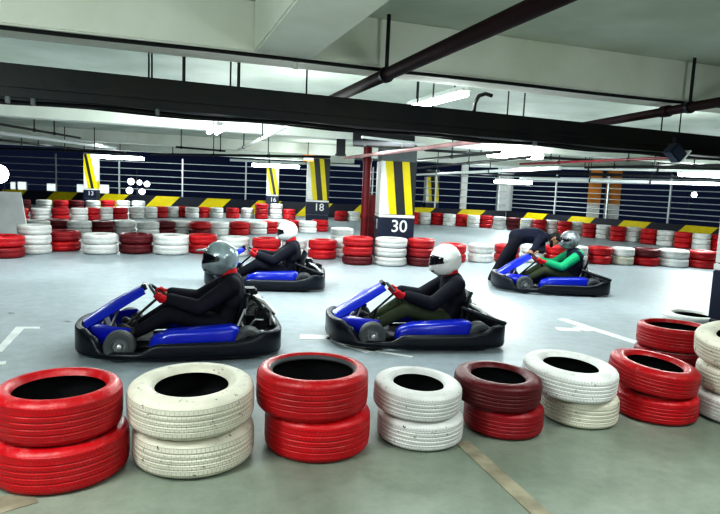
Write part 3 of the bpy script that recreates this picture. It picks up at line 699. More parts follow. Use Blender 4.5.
names_up = ['upper red tyre of the big red stack in the photo corner', 'upper scuffed white tyre with rounded shoulders between two red stacks',
            'upper bright red tyre showing a bare black bead round its hole', 'upper small white tyre tilted beside the bright red stack',
            'upper maroon tyre with scuffed rim', 'upper broad white tyre between the maroon and the scuffed red stacks',
            'upper scuffed red tyre tilted, beside the tall white stack']
names_lo = ['lower red tyre of the big red stack in the photo corner', 'lower scuffed white tyre under the rounded white one between two red stacks',
            'lower bright red tyre under the one with the bare black bead', 'lower small white tyre beside the bright red stack',
            'lower maroon tyre on the floor', 'lower chipped white tyre between the maroon and the scuffed red stacks',
            'lower scuffed red tyre on the floor beside the tall white stack']
GN = 'tyres of the near barrier'
for i, (x, by, w, h, col, hole, _) in enumerate(NEAR):
    f = gnd(x, by); dn = Vector((f.x, f.y, 0)).normalized()
    D = w / 600 * f.y / (1 - .5 * w / 600 * .95)
    c = f + dn * D / 2 * .95
    lc = {0: RD, 1: CR, 2: RD, 3: W, 4: DR, 5: CR, 6: RD}[i]
    put_tyre(Vector((c.x, c.y, h / 2)), D, h, hole, lc, names_lo[i], GN, True)
    Du = ups[i][0] / 600 * c.y / 1.045
    ta, tb = tilts[i]
    lift = math.sin(math.hypot(ta, tb)) * Du * .40
    tc_ = at(upx[i], 400, c.y)
    put_tyre(Vector((tc_.x, c.y - (.02 if i in (1, 5) else 0), h * 1.5 + lift + .001)), Du, h, hole, ups[i][1], names_up[i], GN, True, (ta, tb), bare_bead=(i == 2))
    PLACED.append((c.x, c.y, max(D, Du)))
# red stack behind, white stack at the edge, white tyre behind
f = gnd(668, 377); dn = Vector((f.x, f.y, 0)).normalized(); D = .64; c = f + dn * D / 2
put_tyre(Vector((c.x, c.y, .105)), D, .21, .74, DR, 'lower red tyre behind the scuffed red stack', GN, True)
put_tyre(Vector((c.x + .02, c.y, .322)), D + .02, .21, .76, RD, 'upper red tyre with a wide open hole behind the scuffed red stack', GN, True, (-.02, .0))
PLACED.append((c.x, c.y, D))
f = gnd(740, 431); dn = Vector((f.x, f.y, 0)).normalized(); D = .70; c = f + dn * D / 2
for k, (nm, t, lift) in enumerate((('bottom white tyre of the tall stack at the photo edge', (0, 0), 0), ('middle white tyre of the tall stack at the photo edge', (.0, .0), 0), ('top white tyre tilted on the tall stack at the photo edge', (.10, -.13), .045))):
    put_tyre(Vector((c.x + (.0, .015, -.02)[k], c.y, .2 * k + .1 + lift + .001 * k)), D, .2, .58, CR if k else W, nm, GN, True, t)
PLACED.append((c.x, c.y, D))
f = gnd(690, 334); dn = Vector((f.x, f.y, 0)).normalized(); c = f + dn * .33
put_tyre(Vector((c.x, c.y, .10)), .66, .20, .62, W, 'lone white tyre lying by the navy pillar behind the red stack', GN, True)
PLACED.append((c.x, c.y, .66))
# middle barrier
MID = [(-15, 24, 259.1, [DR, RD]), (24, 46, 254.8, [W, W, W], .62), (43, 81, 255.2, [RD, DR]), (83, 118, 255.2, [W, W]), (119, 153, 255.6, [MR, MR]), (153, 189, 255.6, [W, W]), (187, 218, 256.4, [RD, RD]),
       (219, 250, 257.1, [W, W]), (251, 281, 258.3, [RD, RD]), (281, 307, 258.8, [W, W]), (307, 337, 259.8, [RD, RD]), (333, 362, 258.1, [W, W]), (341, 373, 265.6, [MR, RD, RD]), (373, 407, 266.8, [W, W, W]),
       (406, 434, 266.8, [MR, DR, RD]), (438, 466, 263.1, [RD, RD]), (467, 493, 263.1, [W, W]), (493, 519, 263.0, [RD, RD]), (520, 544, 263.2, [W, W]), (543, 566, 263.6, [RD, RD]), (564, 587, 264.0, [W, W]),
       (586, 611, 264.6, [RD, RD]), (610, 633, 265.6, [CR, W]), (631, 658, 267.0, [RD, MR]), (657, 687, 267.8, [W, W]), (687, 715, 269.0, [RD, RD]), (715, 745, 270.0, [W, W])]
stack_row(MID, 'middle barrier behind the karts', 'tyres of the middle barrier', .203)
MID2 = [(-12, 12, 235.7, [W, W]), (5, 29, 236.2, [RD, RD]), (27, 48, 236.4, [W, W]), (47, 68, 236.6, [MR, MR]), (68, 91, 236.7, [W, W]), (91, 114, 236.8, [MR, MR]), (113, 136, 236.8, [W, W]), (136, 160, 236.9, [W, W]), (157, 172, 236.2, [MR, MR]),
        (170, 193, 236.8, [W, W]), (191, 209, 236.2, [MR, RD]), (208, 229, 236.4, [W, W]), (228, 250, 236.2, [RD, RD]), (247, 267, 235.4, [W, W]), (260, 276, 234.2, [RD, RD]), (271, 289, 233.4, [W, W]), (283, 300, 232.4, [RD, RD]),
        (297, 318, 233.6, [W, W]), (311, 328, 231.8, [RD, RD]), (326, 357, 242.2, [W, W], .66)]
stack_row(MID2, 'second barrier beyond the middle', 'tyres of the second barrier', .19, .60)
FARL = [(8, 30, 222.5, [RD, RD]), (30, 51, 222.3, [W, W]), (51, 71, 222.1, [RD, RD]), (71, 88, 221.3, [W, W]), (85, 99, 220.7, [RD, RD]), (97, 113, 220.1, [W, W]), (112, 128, 219.7, [RD, RD]), (128, 145, 218.9, [W, W]), (143, 157, 218.5, [W, W]),
        (154, 167, 218.5, [RD, RD]), (165, 178, 218.4, [W, W]), (176, 188, 218.3, [RD, RD]), (186, 198, 218.3, [W, W]), (196, 209, 218.3, [RD, RD]), (209, 224, 218.3, [W, W]), (224, 241, 218.4, [RD, RD]), (241, 254, 218.5, [W, W]),
        (254, 269, 219.3, [RD, RD, RD]), (269, 283, 219.1, [W, W, W]), (282, 296, 219.5, [RD, RD]), (334, 347, 221.1, [DR, RD]), (346, 360, 221.5, [W, W])]
stack_row(FARL, 'far barrier by the back wall', 'tyres of the far straight barrier', .215, .56)
FARB = [(-2, 15, 211.4, [W, W]), (14, 32, 211.5, [MR, MR]), (35, 53, 211.5, [W, W]), (53, 69, 211.6, [RD, RD]), (68, 85, 211.7, [MR, MR]), (85, 101, 211.7, [W, W]), (100, 116, 211, [DR, RD]), (116, 131, 211.2, [W, W]), (131, 146, 211.2, [W, W])]
stack_row(FARB, 'rearmost barrier by the wall', 'tyres of the rearmost barrier', .23, .60)
FARR = [(406, 419, 224.4, [RD] * 3), (418, 431, 224.8, [W] * 3), (430, 443, 225.4, [RD] * 3), (443, 455, 226.2, [W] * 3), (454, 467, 227.0, [RD] * 3), (467, 479, 227.7, [W] * 3), (479, 492, 228.6, [RD] * 3), (492, 506, 229.5, [W] * 3),
        (506, 520, 230.4, [MR] * 3), (520, 533, 231.6, [W] * 3), (533, 545, 232.8, [RD] * 3), (545, 558, 233.8, [W] * 3), (558, 570, 234.9, [RD] * 3), (570, 582, 236.2, [W] * 3), (582, 596, 237.8, [RD] * 3), (596, 610, 239.4, [W] * 3),
        (609, 625, 241.4, [RD] * 3), (624, 640, 242.8, [W] * 3), (640, 656, 244.4, [RD] * 3), (656, 673, 246.4, [W] * 3), (673, 691, 248.5, [RD] * 3), (691, 710, 250.4, [W] * 3), (710, 728, 252.2, [RD] * 3)]
stack_row(FARR, 'far barrier under the rail fence', 'tyres of the far slanting barrier', .175, .56)

# white board leaning at the photo edge
p = gnd(-2, 247)
root = empty('white_board', (p.x - .05, p.y + .75, 0), R(6)); tag(root, 'white board leaning behind the tyres at the photo edge', 'board')
bm = bmesh.new(); loft(bm, [[(-.8, .0, .0), (.26, .0, .0), (.26, .04, .0), (-.8, .04, .0)], [(-.8, .16, 1.12), (.02, .16, 1.12), (.02, .2, 1.12), (-.8, .2, 1.12)]]); fin('panel', bm, M_WHITE, root, smooth=False)
bm = bmesh.new(); tube(bm, [(.27, .02, .0), (.03, .18, 1.12)], .02, 8); fin('edge_tube', bm, M_RAIL, root)

# ------------------------------------------------------------------ karts
def kart(loc, yaw, label, tall_engine, no=0):
    k = empty('go_kart', loc, yaw); tag(k, label, 'go-kart', 'blue and black rental karts')
    # wrap-round bumper
    N_ = 160; secs = []
    ax, ay, n_ = .955, .62, 3.6
    def topz(x): 
        ks = [(-1.2, .26), (-.76, .26), (-.58, .20), (-.46, .18), (.22, .175), (.40, .10), (.70, .10), (.80, .225), (.90, .275), (1.2, .28)]
        for (x0, z0), (x1, z1) in zip(ks, ks[1:]):
            if x <= x1:
                t = (x - x0) / (x1 - x0); t = t * t * (3 - 2 * t); return z0 + (z1 - z0) * t
        return .28
    for i in range(N_):
        t = 2 * PI * i / N_; c, s = math.cos(t), math.sin(t)
        e = 2 / (2.7 if c > 0 else 5)
        x = .02 + ax * math.copysign(abs(c) ** e, c); y = ay * math.copysign(abs(s) ** e, s)
        tz = topz(x); nx, ny = c, s; l = math.hypot(nx, ny)
        nx, ny = nx / l, ny / l
        pr = [(-.012, .03), (.006, .04), (.012, .055), (.004, .060), (.012, .066), (.012, tz - .022), (.004, tz - .008), (-.012, tz), (-.04, tz), (-.052, tz - .01), (-.052, .03)]
        secs.append([(x + nx * o, y + ny * o, z) for o, z in pr])
    bm = bmesh.new(); loft(bm, secs + [secs[0]], True, False); bmesh.ops.remove_doubles(bm, verts=bm.verts[:], dist=.0005); fin('bumper', bm, M_BLACK, k, angle=55)
    # floor pan and chassis rails
    bm = bmesh.new(); box(bm, (.12, 0, .055), (1.35, .56, .014), bev=.005); fin('floor_pan', bm, M_DARKM, k)
    bm = bmesh.new()
    for s in (-1, 1):
        tube(bm, [(-.82, s * .30, .075), (-.3, s * .33, .07), (.45, s * .26, .07), (.78, s * .2, .08), (.9, s * .2, .1)], .016, 8)
    tube(bm, [(.45, -.52, .1), (.45, .52, .1)], .015, 8); tube(bm, [(-.3, -.55, .08), (-.3, .55, .08)], .015, 8)
    fin('chassis', bm, M_DARKM, k)
    # side pods
    for s in (-1, 1):
        secs = []
        for x, y0, y1, z0, z1 in ((.30, .40, .50, .10, .16), (.26, .37, .53, .095, .225), (.12, .34, .555, .09, .27), (-.16, .335, .56, .09, .285), (-.44, .335, .555, .09, .30), (-.50, .36, .53, .10, .29), (-.52, .38, .5, .12, .26)):
            r = min(.045, (z1 - z0) * .3, (y1 - y0) * .3)
            q = []
            for (cy, cz, a0) in ((y1 - r, z0 + r, -90), (y1 - r - .015, z1 - r, 0), (y0 + r, z1 - r, 90), (y0 + r, z0 + r, 180)):
                for t in (0, 30, 60, 90):
                    a = R(a0 + t); q.append((x, s * (cy + r * math.cos(a)), cz + r * math.sin(a)))
            secs.append(q)
        bm = bmesh.new(); loft(bm, secs); fin('side_pod', bm, M_BLUE, k, angle=60)
    # nose: lower blue spoiler and the slanted steering fairing
    secs = []
    for t in [i / 10 for i in range(11)]:
        x = .885 - .53 * t; z = .225 + .325 * t; w = .17 - .03 * t + .02 * math.sin(t * PI); th = .075 + .015 * math.sin(t * PI)
        q = []
        for a in range(13):
            u = -1 + 2 * a / 12; bow = th * (1 - abs(u) ** 2.6)
            q.append((x + .50 * bow, u * w, z + .8 * bow))
        for a in range(12, -1, -1):
            u = -1 + 2 * a / 12; bow = (th - .02) * (1 - abs(u) ** 2.6) - .008
            q.append((x + .50 * bow, u * w * .93, z + .8 * bow))
        secs.append(q)
    bm = bmesh.new(); loft(bm, secs); fa = fin('steering_fairing', bm, M_BLUE, k, angle=60)
    bm = bmesh.new(); box(bm, (.375, 0, .60), (.05, .16, .055), rot=Matrix.Rotation(R(-30), 3, 'Y'), bev=.012); fin('top_bracket', bm, M_DARKM, fa)
    bm = bmesh.new(); box(bm, (.62, 0, .475), (.17, .15, .004), rot=Matrix.Rotation(R(31.5), 3, 'Y')); fin('decal_panel', bm, M_BLUE2, fa)
    secs = []
    for i in range(15):
        a = R(-62 + 124 * i / 14); rx, ry = .80, .50
        x, y = .03 + rx * math.cos(a) ** .7 + .02, ry * math.sin(a)
        secs.append([(x + .03, y, .13), (x + .045, y, .18), (x + .02, y, .255), (x - .05, y * .94, .285), (x - .06, y * .94, .27), (x, y, .2)])
    bm = bmesh.new(); loft(bm, secs); fin('nose_spoiler', bm, M_BLUE2, k, angle=60)
    # pale struts that carry the fairing
    bm = bmesh.new()
    for s in (-1, 1): tube(bm, [(.72, s * .10, .09), (.60, s * .08, .40)], .014, 8); tube(bm, [(.84, s * .14, .10), (.72, s * .10, .30)], .014, 8)
    box(bm, (.70, 0, .23), (.012, .22, .16), rot=Matrix.Rotation(R(20), 3, 'Y'), bev=.004)
    fin('fairing_strut', bm, M_STEEL, k)
    for s in (-1, 1):
        bm = bmesh.new(); tube(bm, [(.62, s * .14, .07), (.66, s * .14, .2)], .009, 8); box(bm, (.665, s * .14, .21), (.015, .07, .08), bev=.004); fin('pedal', bm, M_STEEL, k)
    # steering wheel, column
    bm = bmesh.new(); tube(bm, [(.62, 0, .14), (.235, 0, .49)], .013, 8); tube(bm, [(.5, -.07, .09), (.42, 0, .32)], .009, 6); tube(bm, [(.5, .07, .09), (.42, 0, .32)], .009, 6); fin('steering_column', bm, M_DARKM, k)
    nrm = Vector((-.735, 0, .68)); up = Vector((.68, 0, .735)); cc = Vector((.225, 0, .50))
    bm = bmesh.new(); tube(bm, [cc + (Vector((0, 1, 0)) * math.cos(2 * PI * i / 32) + up * math.sin(2 * PI * i / 32)) * .14 for i in range(32)], .014, 8, closed=True)
    for a in (0, 180, 270): tube(bm, [cc - nrm * .01, cc + (Vector((0, 1, 0)) * math.cos(R(a)) + up * math.sin(R(a))) * .137], .01, 6)
    tube(bm, [cc - nrm * .025, cc + nrm * .012], .035, 14)
    fin('steering_wheel', bm, M_GREYR, k)
    # wheels
    for (x, y, r_, w_) in ((.55, .485, .14, .13), (.55, -.485, .14, .13), (-.60, .46, .142, .19), (-.60, -.46, .142, .19)):
        Mx = Matrix.Translation((x, y, r_ + .001)) @ Matrix.Rotation(PI / 2 if y < 0 else -PI / 2, 4, 'X')
        bm = bmesh.new(); h = w_ / 2
        lathe(bm, [(r_ * .55, -h * .9), (r_ * .7, -h), (r_ * .9, -h * .92), (r_, -h * .6), (r_, h * .6), (r_ * .9, h * .92), (r_ * .7, h), (r_ * .55, h * .9)], 36, Mx, closed=True); wt = fin('wheel', bm, M_GREYR, k)
        bm = bmesh.new(); lathe(bm, [(r_ * .57, -h * .85), (r_ * .57, h * .82), (r_ * .52, h * .9), (r_ * .46, h * .75), (r_ * .40, h * .35), (r_ * .25, h * .3), (r_ * .2, h * .55), (0, h * .58)], 30, Mx)
        for a in range(5):
            ang = 2 * PI * a / 5; q = Mx @ Vector((r_ * .36 * math.cos(ang), r_ * .36 * math.sin(ang), h * .35)); q2 = Mx @ Vector((r_ * .36 * math.cos(ang), r_ * .36 * math.sin(ang), h * .46)); tube(bm, [q, q2], .009, 6)
        fin('rim', bm, M_RIM, wt)
        bm = bmesh.new(); lathe(bm, [(r_ * .17, h * .5), (r_ * .17, h * 1.0), (r_ * .1, h * 1.08), (0, h * 1.1)], 14, Mx); fin('hub', bm, M_STEEL, wt)
    bm = bmesh.new(); tube(bm, [(-.60, -.5, .142), (-.60, .5, .142)], .02, 10); fin('rear_axle', bm, M_STEEL, k)
    bm = bmesh.new(); tube(bm, [(.55, -.42, .10), (.55, .42, .10)], .012, 8); fin('front_axle', bm, M_STEEL, k)
    # seat shell
    prof = [(-.02, .115), (-.14, .085), (-.30, .075), (-.45, .095), (-.53, .18), (-.575, .29), (-.605, .40), (-.63, .50), (-.645, .525)]
    secs = []
    for i, (x, z) in enumerate(prof):
        w = .19 + .02 * min(1, i / 4); rise = .10 if i < 4 else .07; q = []
        d = Vector((prof[min(i + 1, 8)][0] - prof[max(i - 1, 0)][0], 0, prof[min(i + 1, 8)][1] - prof[max(i - 1, 0)][1])).normalized(); nn = Vector((d.z, 0, -d.x))
        if nn.z < 0 and i < 3: nn = -nn
        for s_ in (0, 1):
            rng = range(11) if s_ == 0 else range(10, -1, -1)
            for a in rng:
                u = -1 + 2 * a / 10; lift = rise * abs(u) ** 3 - (.014 if s_ else 0)
                q.append(Vector((x, u * w, z)) + nn * lift)
        secs.append(q)
    bm = bmesh.new(); loft(bm, secs); fin('seat', bm, M_BLACK, k, angle=70)
    # seat struts
    for s in (-1, 1):
        bm = bmesh.new(); tube(bm, [(-.44, s * .33, .08), (-.585, s * .225, .40)], .013, 8)
        fin('seat_strut', bm, M_STEEL if tall_engine else M_DARKM, k)
    # fuel tank
    bm = bmesh.new(); box(bm, (.38, 0, .13), (.18, .16, .12), bev=.03); lathe(bm, [(.03, .18), (.03, .215), (0, .218)], 14, Matrix.Translation((.38, 0, 0))); fin('fuel_tank', bm, M_WHITE, k)
    # engine
    e = empty('engine', (-.07, 0, 0)); e.parent = k
    top = .49 if tall_engine else .36; ey = -.18 if tall_engine else -.28
    bm = bmesh.new(); box(bm, (-.66, ey, .19), (.2, .22, .15), bev=.02); fin('crankcase', bm, M_DARKM, e)
    bm = bmesh.new()
    for i in range(7): box(bm, (-.64, ey, .27 + i * (top - .30) / 7), (.17, .19, .011), bev=.003)
    box(bm, (-.64, ey, (.26 + top - .03) / 2), (.12, .14, top - .29)); fin('cylinder_fins', bm, M_STEEL if tall_engine else M_DARKM, e)
    bm = bmesh.new(); tube(bm, [(-.58, ey + .1, top - .06), (-.62, ey + .2, top - .01), (-.72, ey + .24, top - .05), (-.84, ey + .26, top - .17)], .026, 10); fin('exhaust', bm, M_STEEL, e)
    bm = bmesh.new(); box(bm, (-.60, ey + .02, top + .02), (.14, .2, .08), bev=.02); fin('air_box', bm, M_BLACK, e)
    if tall_engine:
        bm = bmesh.new(); box(bm, (-.70, .14, .30), (.14, .16, .22), bev=.03); fin('fan_housing', bm, M_DARKM, e)
        bm = bmesh.new(); tube(bm, [(-.60, .1, .50), (-.66, .18, .45), (-.74, .22, .33), (-.80, .24, .24)], .02, 8); fin('hose', bm, M_CABLE, e)
        bm = bmesh.new(); tube(bm, [(-.56, .05, .36), (-.62, .12, .44), (-.70, .12, .42), (-.78, .1, .30)], .012, 8); tube(bm, [(-.55, .2, .2), (-.62, .24, .3), (-.7, .26, .3)], .012, 8); fin('hose', bm, M_STEEL, e)
    # rear side rails sweeping from seat to rear bumper
    for s in (-1, 1):
        bm = bmesh.new()
        if not tall_engine:
            tube(bm, [(-.46, s * .30, .40), (-.66, s * .42, .335), (-.84, s * .48, .285), (-.90, s * .46, .27)], [.02, .026, .024, .02], 10)
            tube(bm, [(-.46, s * .30, .40), (-.48, s * .32, .1)], .014, 8)
        else:
            tube(bm, [(-.80, s * .50, .30), (-.82, s * .36, .40), (-.80, s * .20, .41)], .014, 8)
        fin('rear_rail', bm, M_DARKM, k)
    bm = bmesh.new(); box(bm, (-.925, 0, .15), (.02, .5, .12), bev=.008); fin('rear_plate', bm, M_BLACK, k)
    k.scale = (.95, .97, .97)
    return k

# ------------------------------------------------------------------ helmet, people
def helmet(parent, c, m, pitch=0, scale=1.0, peak=False):
    h = empty('helmet', c); h.parent = parent; h.rotation_euler = (0, pitch, 0); h.scale = (scale,) * 3
    def pt(az, el, k=1.0):
        dx, dy, dz = math.cos(el) * math.cos(az), math.cos(el) * math.sin(az), math.sin(el)
        x, y, z = .158 * dx, .128 * dy, .160 * dz
        if dz < .05 and dx > 0:
            f = min(1, (.05 - dz) / .5); x += .038 * dx * f; y *= 1 - .10 * f * dx
        if dx < 0: x *= 1.04
        if z < -.135: z = -.135 + (z + .135) * .15
        if dx < -.2 and z < -.09: z = -.09 + (z + .09) * .5
        return Vector((x * k, y * k, z * k))
    bm = bmesh.new(); rows = []
    for i in range(25):
        el = R(-88 + 176 * i / 24); rows.append([bm.verts.new(pt(2 * PI * j / 40, el)) for j in range(40)])
    for a, b in zip(rows, rows[1:]):
        for j in range(40): bm.faces.new((a[j], a[(j + 1) % 40], b[(j + 1) % 40], b[j]))
    bm.faces.new(rows[0][::-1]); bm.faces.new(rows[-1]); fin('shell', bm, m, h, angle=80)
    bm = bmesh.new(); secs = []
    for j in range(25):
        az = R(-72 + 144 * j / 24); t = abs(j - 12) / 12; lo, hi = R(-10 + 6 * t), R(27 - 13 * t * t)
        q = [pt(az, lo + (hi - lo) * i / 8, 1.022) for i in range(9)] + [pt(az, lo + (hi - lo) * i / 8, .97) for i in range(8, -1, -1)]
        secs.append(q)
    loft(bm, secs); fin('visor', bm, M_VISOR, h, angle=70)
    for s in (-1, 1):
        bm = bmesh.new(); p = pt(R(76 * s), R(6)); lathe(bm, [(.022, 0), (.022, .012), (.016, .018), (0, .019)], 16, Matrix.Translation(p * .985) @ Matrix.Rotation(-PI / 2 * s, 4, 'X')); fin('visor_pivot', bm, M_GREYR if m is not M_HEL_W else M_HEL_W, h)
    for s in (-1, 1):
        bm = bmesh.new(); p = pt(R(24 * s), R(-32)); box(bm, p, (.016, .04, .016), rot=Matrix.Rotation(R(24 * s), 3, 'Z'), bev=.004); fin('vent', bm, M_GREYR, h)
    bm = bmesh.new(); tube(bm, [pt(2 * PI * j / 40, R(-60), 1.0) for j in range(40)], .007, 6, closed=True); fin('edge_trim', bm, M_GREYR, h)
    if peak:
        bm = bmesh.new(); secs = []
        for j in range(13):
            az = R(-55 + 110 * j / 12); a = pt(az, R(32), 1.0); b_ = pt(az, R(28), 1.0) + Vector((.075 * math.cos(az * 1.2), 0, .012))
            secs.append([a, b_, b_ + Vector((0, 0, .008)), a + Vector((0, 0, .01))])
        loft(bm, secs); fin('peak', bm, m, h, angle=70)
    return h
def grip_hand(parent, name, P, axis, inner, back, m, wrist, vox=.0055, sc=1.0):
    """gloved hand closed round a bar at P: axis along the bar, inner towards the finger side, back towards the arm"""
    P, axis, inner, back = Vector(P), Vector(axis).normalized(), Vector(inner).normalized(), Vector(back).normalized()
    caps = []
    pc = P + back * .032 * sc - inner * .012 * sc
    caps.append((pc - axis * .030 * sc, .021 * sc, pc + axis * .028 * sc, .021 * sc, .75, tuple(back)))
    caps.append((pc, .022 * sc, pc + (Vector(wrist) - pc) * .45, .026 * sc))
    caps.append((pc + (Vector(wrist) - pc) * .4, .027 * sc, Vector(wrist), .043 * sc))
    lens = (1.0, 1.12, 1.05, .85)
    for f in range(4):
        o = axis * (.033 - .0215 * f) * sc; L_ = lens[f]
        pts = []
        for t in (0, 55, 115, 180, 235):
            a = R(t * (.9 + .12 * L_)); rr = .027 * sc
            pts.append(P + o + (back * math.cos(a) + (-inner) * math.sin(a) * -1 * 0) * rr * 0 + (back * math.cos(a) * rr + (-inner) * math.sin(a) * rr))
        rs = [.0115, .011, .0105, .0095, .0088]
        for i in range(4): caps.append((pts[i], rs[i] * sc, pts[i + 1], rs[i + 1] * sc))
    tb = pc + axis * .022 * sc + inner * .012 * sc
    tm = P + axis * .047 * sc + inner * .022 * sc + back * .018 * sc; te = P + axis * .045 * sc + inner * .030 * sc - back * .012 * sc
    caps.append((tb, .0135 * sc, tm, .0120 * sc)); caps.append((tm, .0120 * sc, te, .0098 * sc))
    return blob(name, caps, vox * sc, 2, m, parent)
def head_caps(c, fwd, up):
    c, f, u = Vector(c), Vector(fwd).normalized(), Vector(up).normalized(); s = u.cross(f)
    P = lambda a, b, d=0: c + f * a + u * b + s * d
    return [(P(-.018, .03), .088, P(.012, .025), .082, .86, tuple(s)), (P(.03, -.03), .060, P(.04, -.06), .042, .85, tuple(s)), (P(0, -.02), .07, P(.05, -.085), .026, .9, tuple(s)),
            (P(.088, .005), .010, P(.104, -.028), .014), (P(.07, .022, .03), .018, P(.07, .022, -.03), .018), (P(.078, -.055, .018), .009, P(.078, -.055, -.018), .009),
            (P(-.005, -.005, .082), .017, P(-.01, .02, .084), .019, .5, tuple(s)), (P(-.005, -.005, -.082), .017, P(-.01, .02, -.084), .019, .5, tuple(s))]
def driver(loc, yaw, label, jac, sleeve, trou, hel, collar, shift=0.0, peak=False, hel_scale=1.0, hp=0.0, head_dx=0.0, glove=None):
    J = {}
    sx = shift
    pel = Vector((-.30 + sx, 0, .235)); chest = Vector((-.37 + sx, 0, .46)); sh = Vector((-.36 + sx, 0, .625)); neck = Vector((-.335 + sx, 0, .705)); head = Vector((-.285 + sx + head_dx, 0, .845))
    H = [Vector((.205, s * .14, .50)) for s in (1, -1)]
    wr = [Vector((.12, s * .165, .492)) for s in (1, -1)]
    el = [Vector((-.10 + sx * .5, s * .27, .43)) for s in (1, -1)]
    shl = [sh + Vector((0, s * .175, 0)) for s in (1, -1)]
    hip = [pel + Vector((.03, s * .095, 0)) for s in (1, -1)]
    kn = [Vector((.13, s * .175, .35)) for s in (1, -1)]
    an = [Vector((.44, s * .14, .175)) for s in (1, -1)]
    toe = [Vector((.56, s * .14, .225)) for s in (1, -1)]
    def skel(g, legs=True, arms=True, trunk=True, hands=True):
        c = []
        if trunk:
            c += [(pel, .115 + g, chest, .118 + g, 1.25, (0, 1, 0)), (chest, .118 + g, sh, .095 + g, 1.4, (0, 1, 0)), (shl[0], .062 + g, shl[1], .062 + g)]
        if arms:
            for i in (0, 1): c += [(shl[i], .058 + g, el[i], .044 + g), (el[i], .044 + g, wr[i], .029 + g)]
        if legs:
            for i in (0, 1): c += [(hip[i], .092 + g, kn[i], .066 + g), (kn[i], .065 + g, an[i], .042 + g)]
        return c
    body = skel(0) + [(sh, .06, neck, .052), (neck, .052, head, .055)] + head_caps(head, (1, 0, 0), (0, 0, 1))
    for i in (0, 1): body += [(wr[i], .028, H[i] - Vector((.03, 0, 0)), .024), (an[i], .036, toe[i], .024)]
    p = blob('person', body, .016, 3, M_SKIN); p.location = loc; p.rotation_euler = (0, 0, yaw); p.scale = (.95, .97, .97); tag(p, label, 'person')
    blob('jacket', skel(.034, legs=False, arms=sleeve is jac) + [(pel - Vector((0, 0, .02)), .135, chest, .15, 1.2, (0, 1, 0)), (chest, .15, sh, .11, 1.35, (0, 1, 0)), (sh, .085, neck - Vector((0, 0, .035)), .066)], .014, 3, jac, p)
    if sleeve is not jac:
        for i in (0, 1): blob('sleeve', [(shl[i] - (el[i] - shl[i]) * .05, .090, el[i], .072), (el[i], .072, wr[i] - (wr[i] - el[i]) * .04, .054)], .012, 3, sleeve, p)
    blob('trousers', skel(.014, arms=False, trunk=False) + [(hip[0], .10, hip[1], .10)], .014, 3, trou, p)
    if collar:
        blob('neck_guard', [(neck - Vector((.012, 0, .04)), .092, neck + Vector((.012, 0, .06)), .09), (neck + Vector((-.075, .07, -.06)), .052, neck + Vector((-.075, -.07, -.06)), .052), (neck + Vector((.0, .09, -.05)), .035, neck + Vector((-.05, .08, -.06)), .035)], .010, 3, collar, p)
    upv = Vector((.68, 0, .735)); nrm = Vector((-.735, 0, .68))
    for i, s in enumerate((1, -1)):
        grip_hand(p, 'glove', (.225, s * .14, .50), upv, (0, -s, 0), nrm * .6 + Vector((-.35, s * .6, 0)), glove or M_REDCL, wr[i] + (el[i] - wr[i]) * .22, sc=1.18)
    for i in (0, 1):
        blob('shoe', [(an[i] + Vector((-.02, 0, .01)), .054, an[i] + Vector((.05, 0, .0)), .050), (an[i] + Vector((.05, 0, .0)), .050, toe[i], .042, 1.2, (0, 1, 0))], .010, 2, M_SHOE, p)
    helmet(p, head + Vector((.0, 0, .025)), hel, hp, hel_scale, peak)
    return p

KARTS = [((-1.66, 5.62, 0), 196, 'blue and black kart in front, its engine showing behind the driver in the silver helmet', True),
         ((.60, 6.32, 0), 189, 'blue and black kart of the driver in olive trousers and white helmet', False),
         ((-1.43, 9.2, 0), 185, 'blue and black kart behind the front one, beside the tyre barrier', False),
         ((3.17, 9.95, 0), 180, 'blue and black kart held by the bending man', False)]
KO = []
for loc, yaw, lab, eng in KARTS: KO.append(kart(loc, R(yaw), lab, eng))
driver(KARTS[0][0], R(196), 'person driving the front kart in black jacket, red gloves and silver helmet', M_CLOTH_BLK, M_CLOTH_BLK, M_CLOTH_BLK, M_HEL_S, M_REDCL, shift=-.10, peak=True, hel_scale=1.10, head_dx=.03, hp=R(6))
driver(KARTS[1][0], R(189), 'person in black jacket, olive trousers, red gloves and white full-face helmet driving a kart', M_CLOTH_BLK, M_CLOTH_BLK, M_OLIVE, M_HEL_W, M_REDCL, shift=-.07, hel_scale=1.12, hp=R(8), head_dx=.02)
driver(KARTS[2][0], R(185), 'person in black clothes and white helmet driving the kart behind, red scarf at the neck', M_CLOTH_BLK, M_CLOTH_BLK, M_CLOTH_BLK, M_HEL_W, M_REDCL, shift=-.04, hel_scale=1.02, hp=R(14), head_dx=.01)
driver(KARTS[3][0], R(180), 'person with green sleeves and grey helmet sitting in the kart held by the man', M_CLOTH_NAVY, M_GREEN, M_OLIVE, M_HEL_G, None, shift=-.06, hel_scale=1.05, head_dx=.03, hp=R(4))

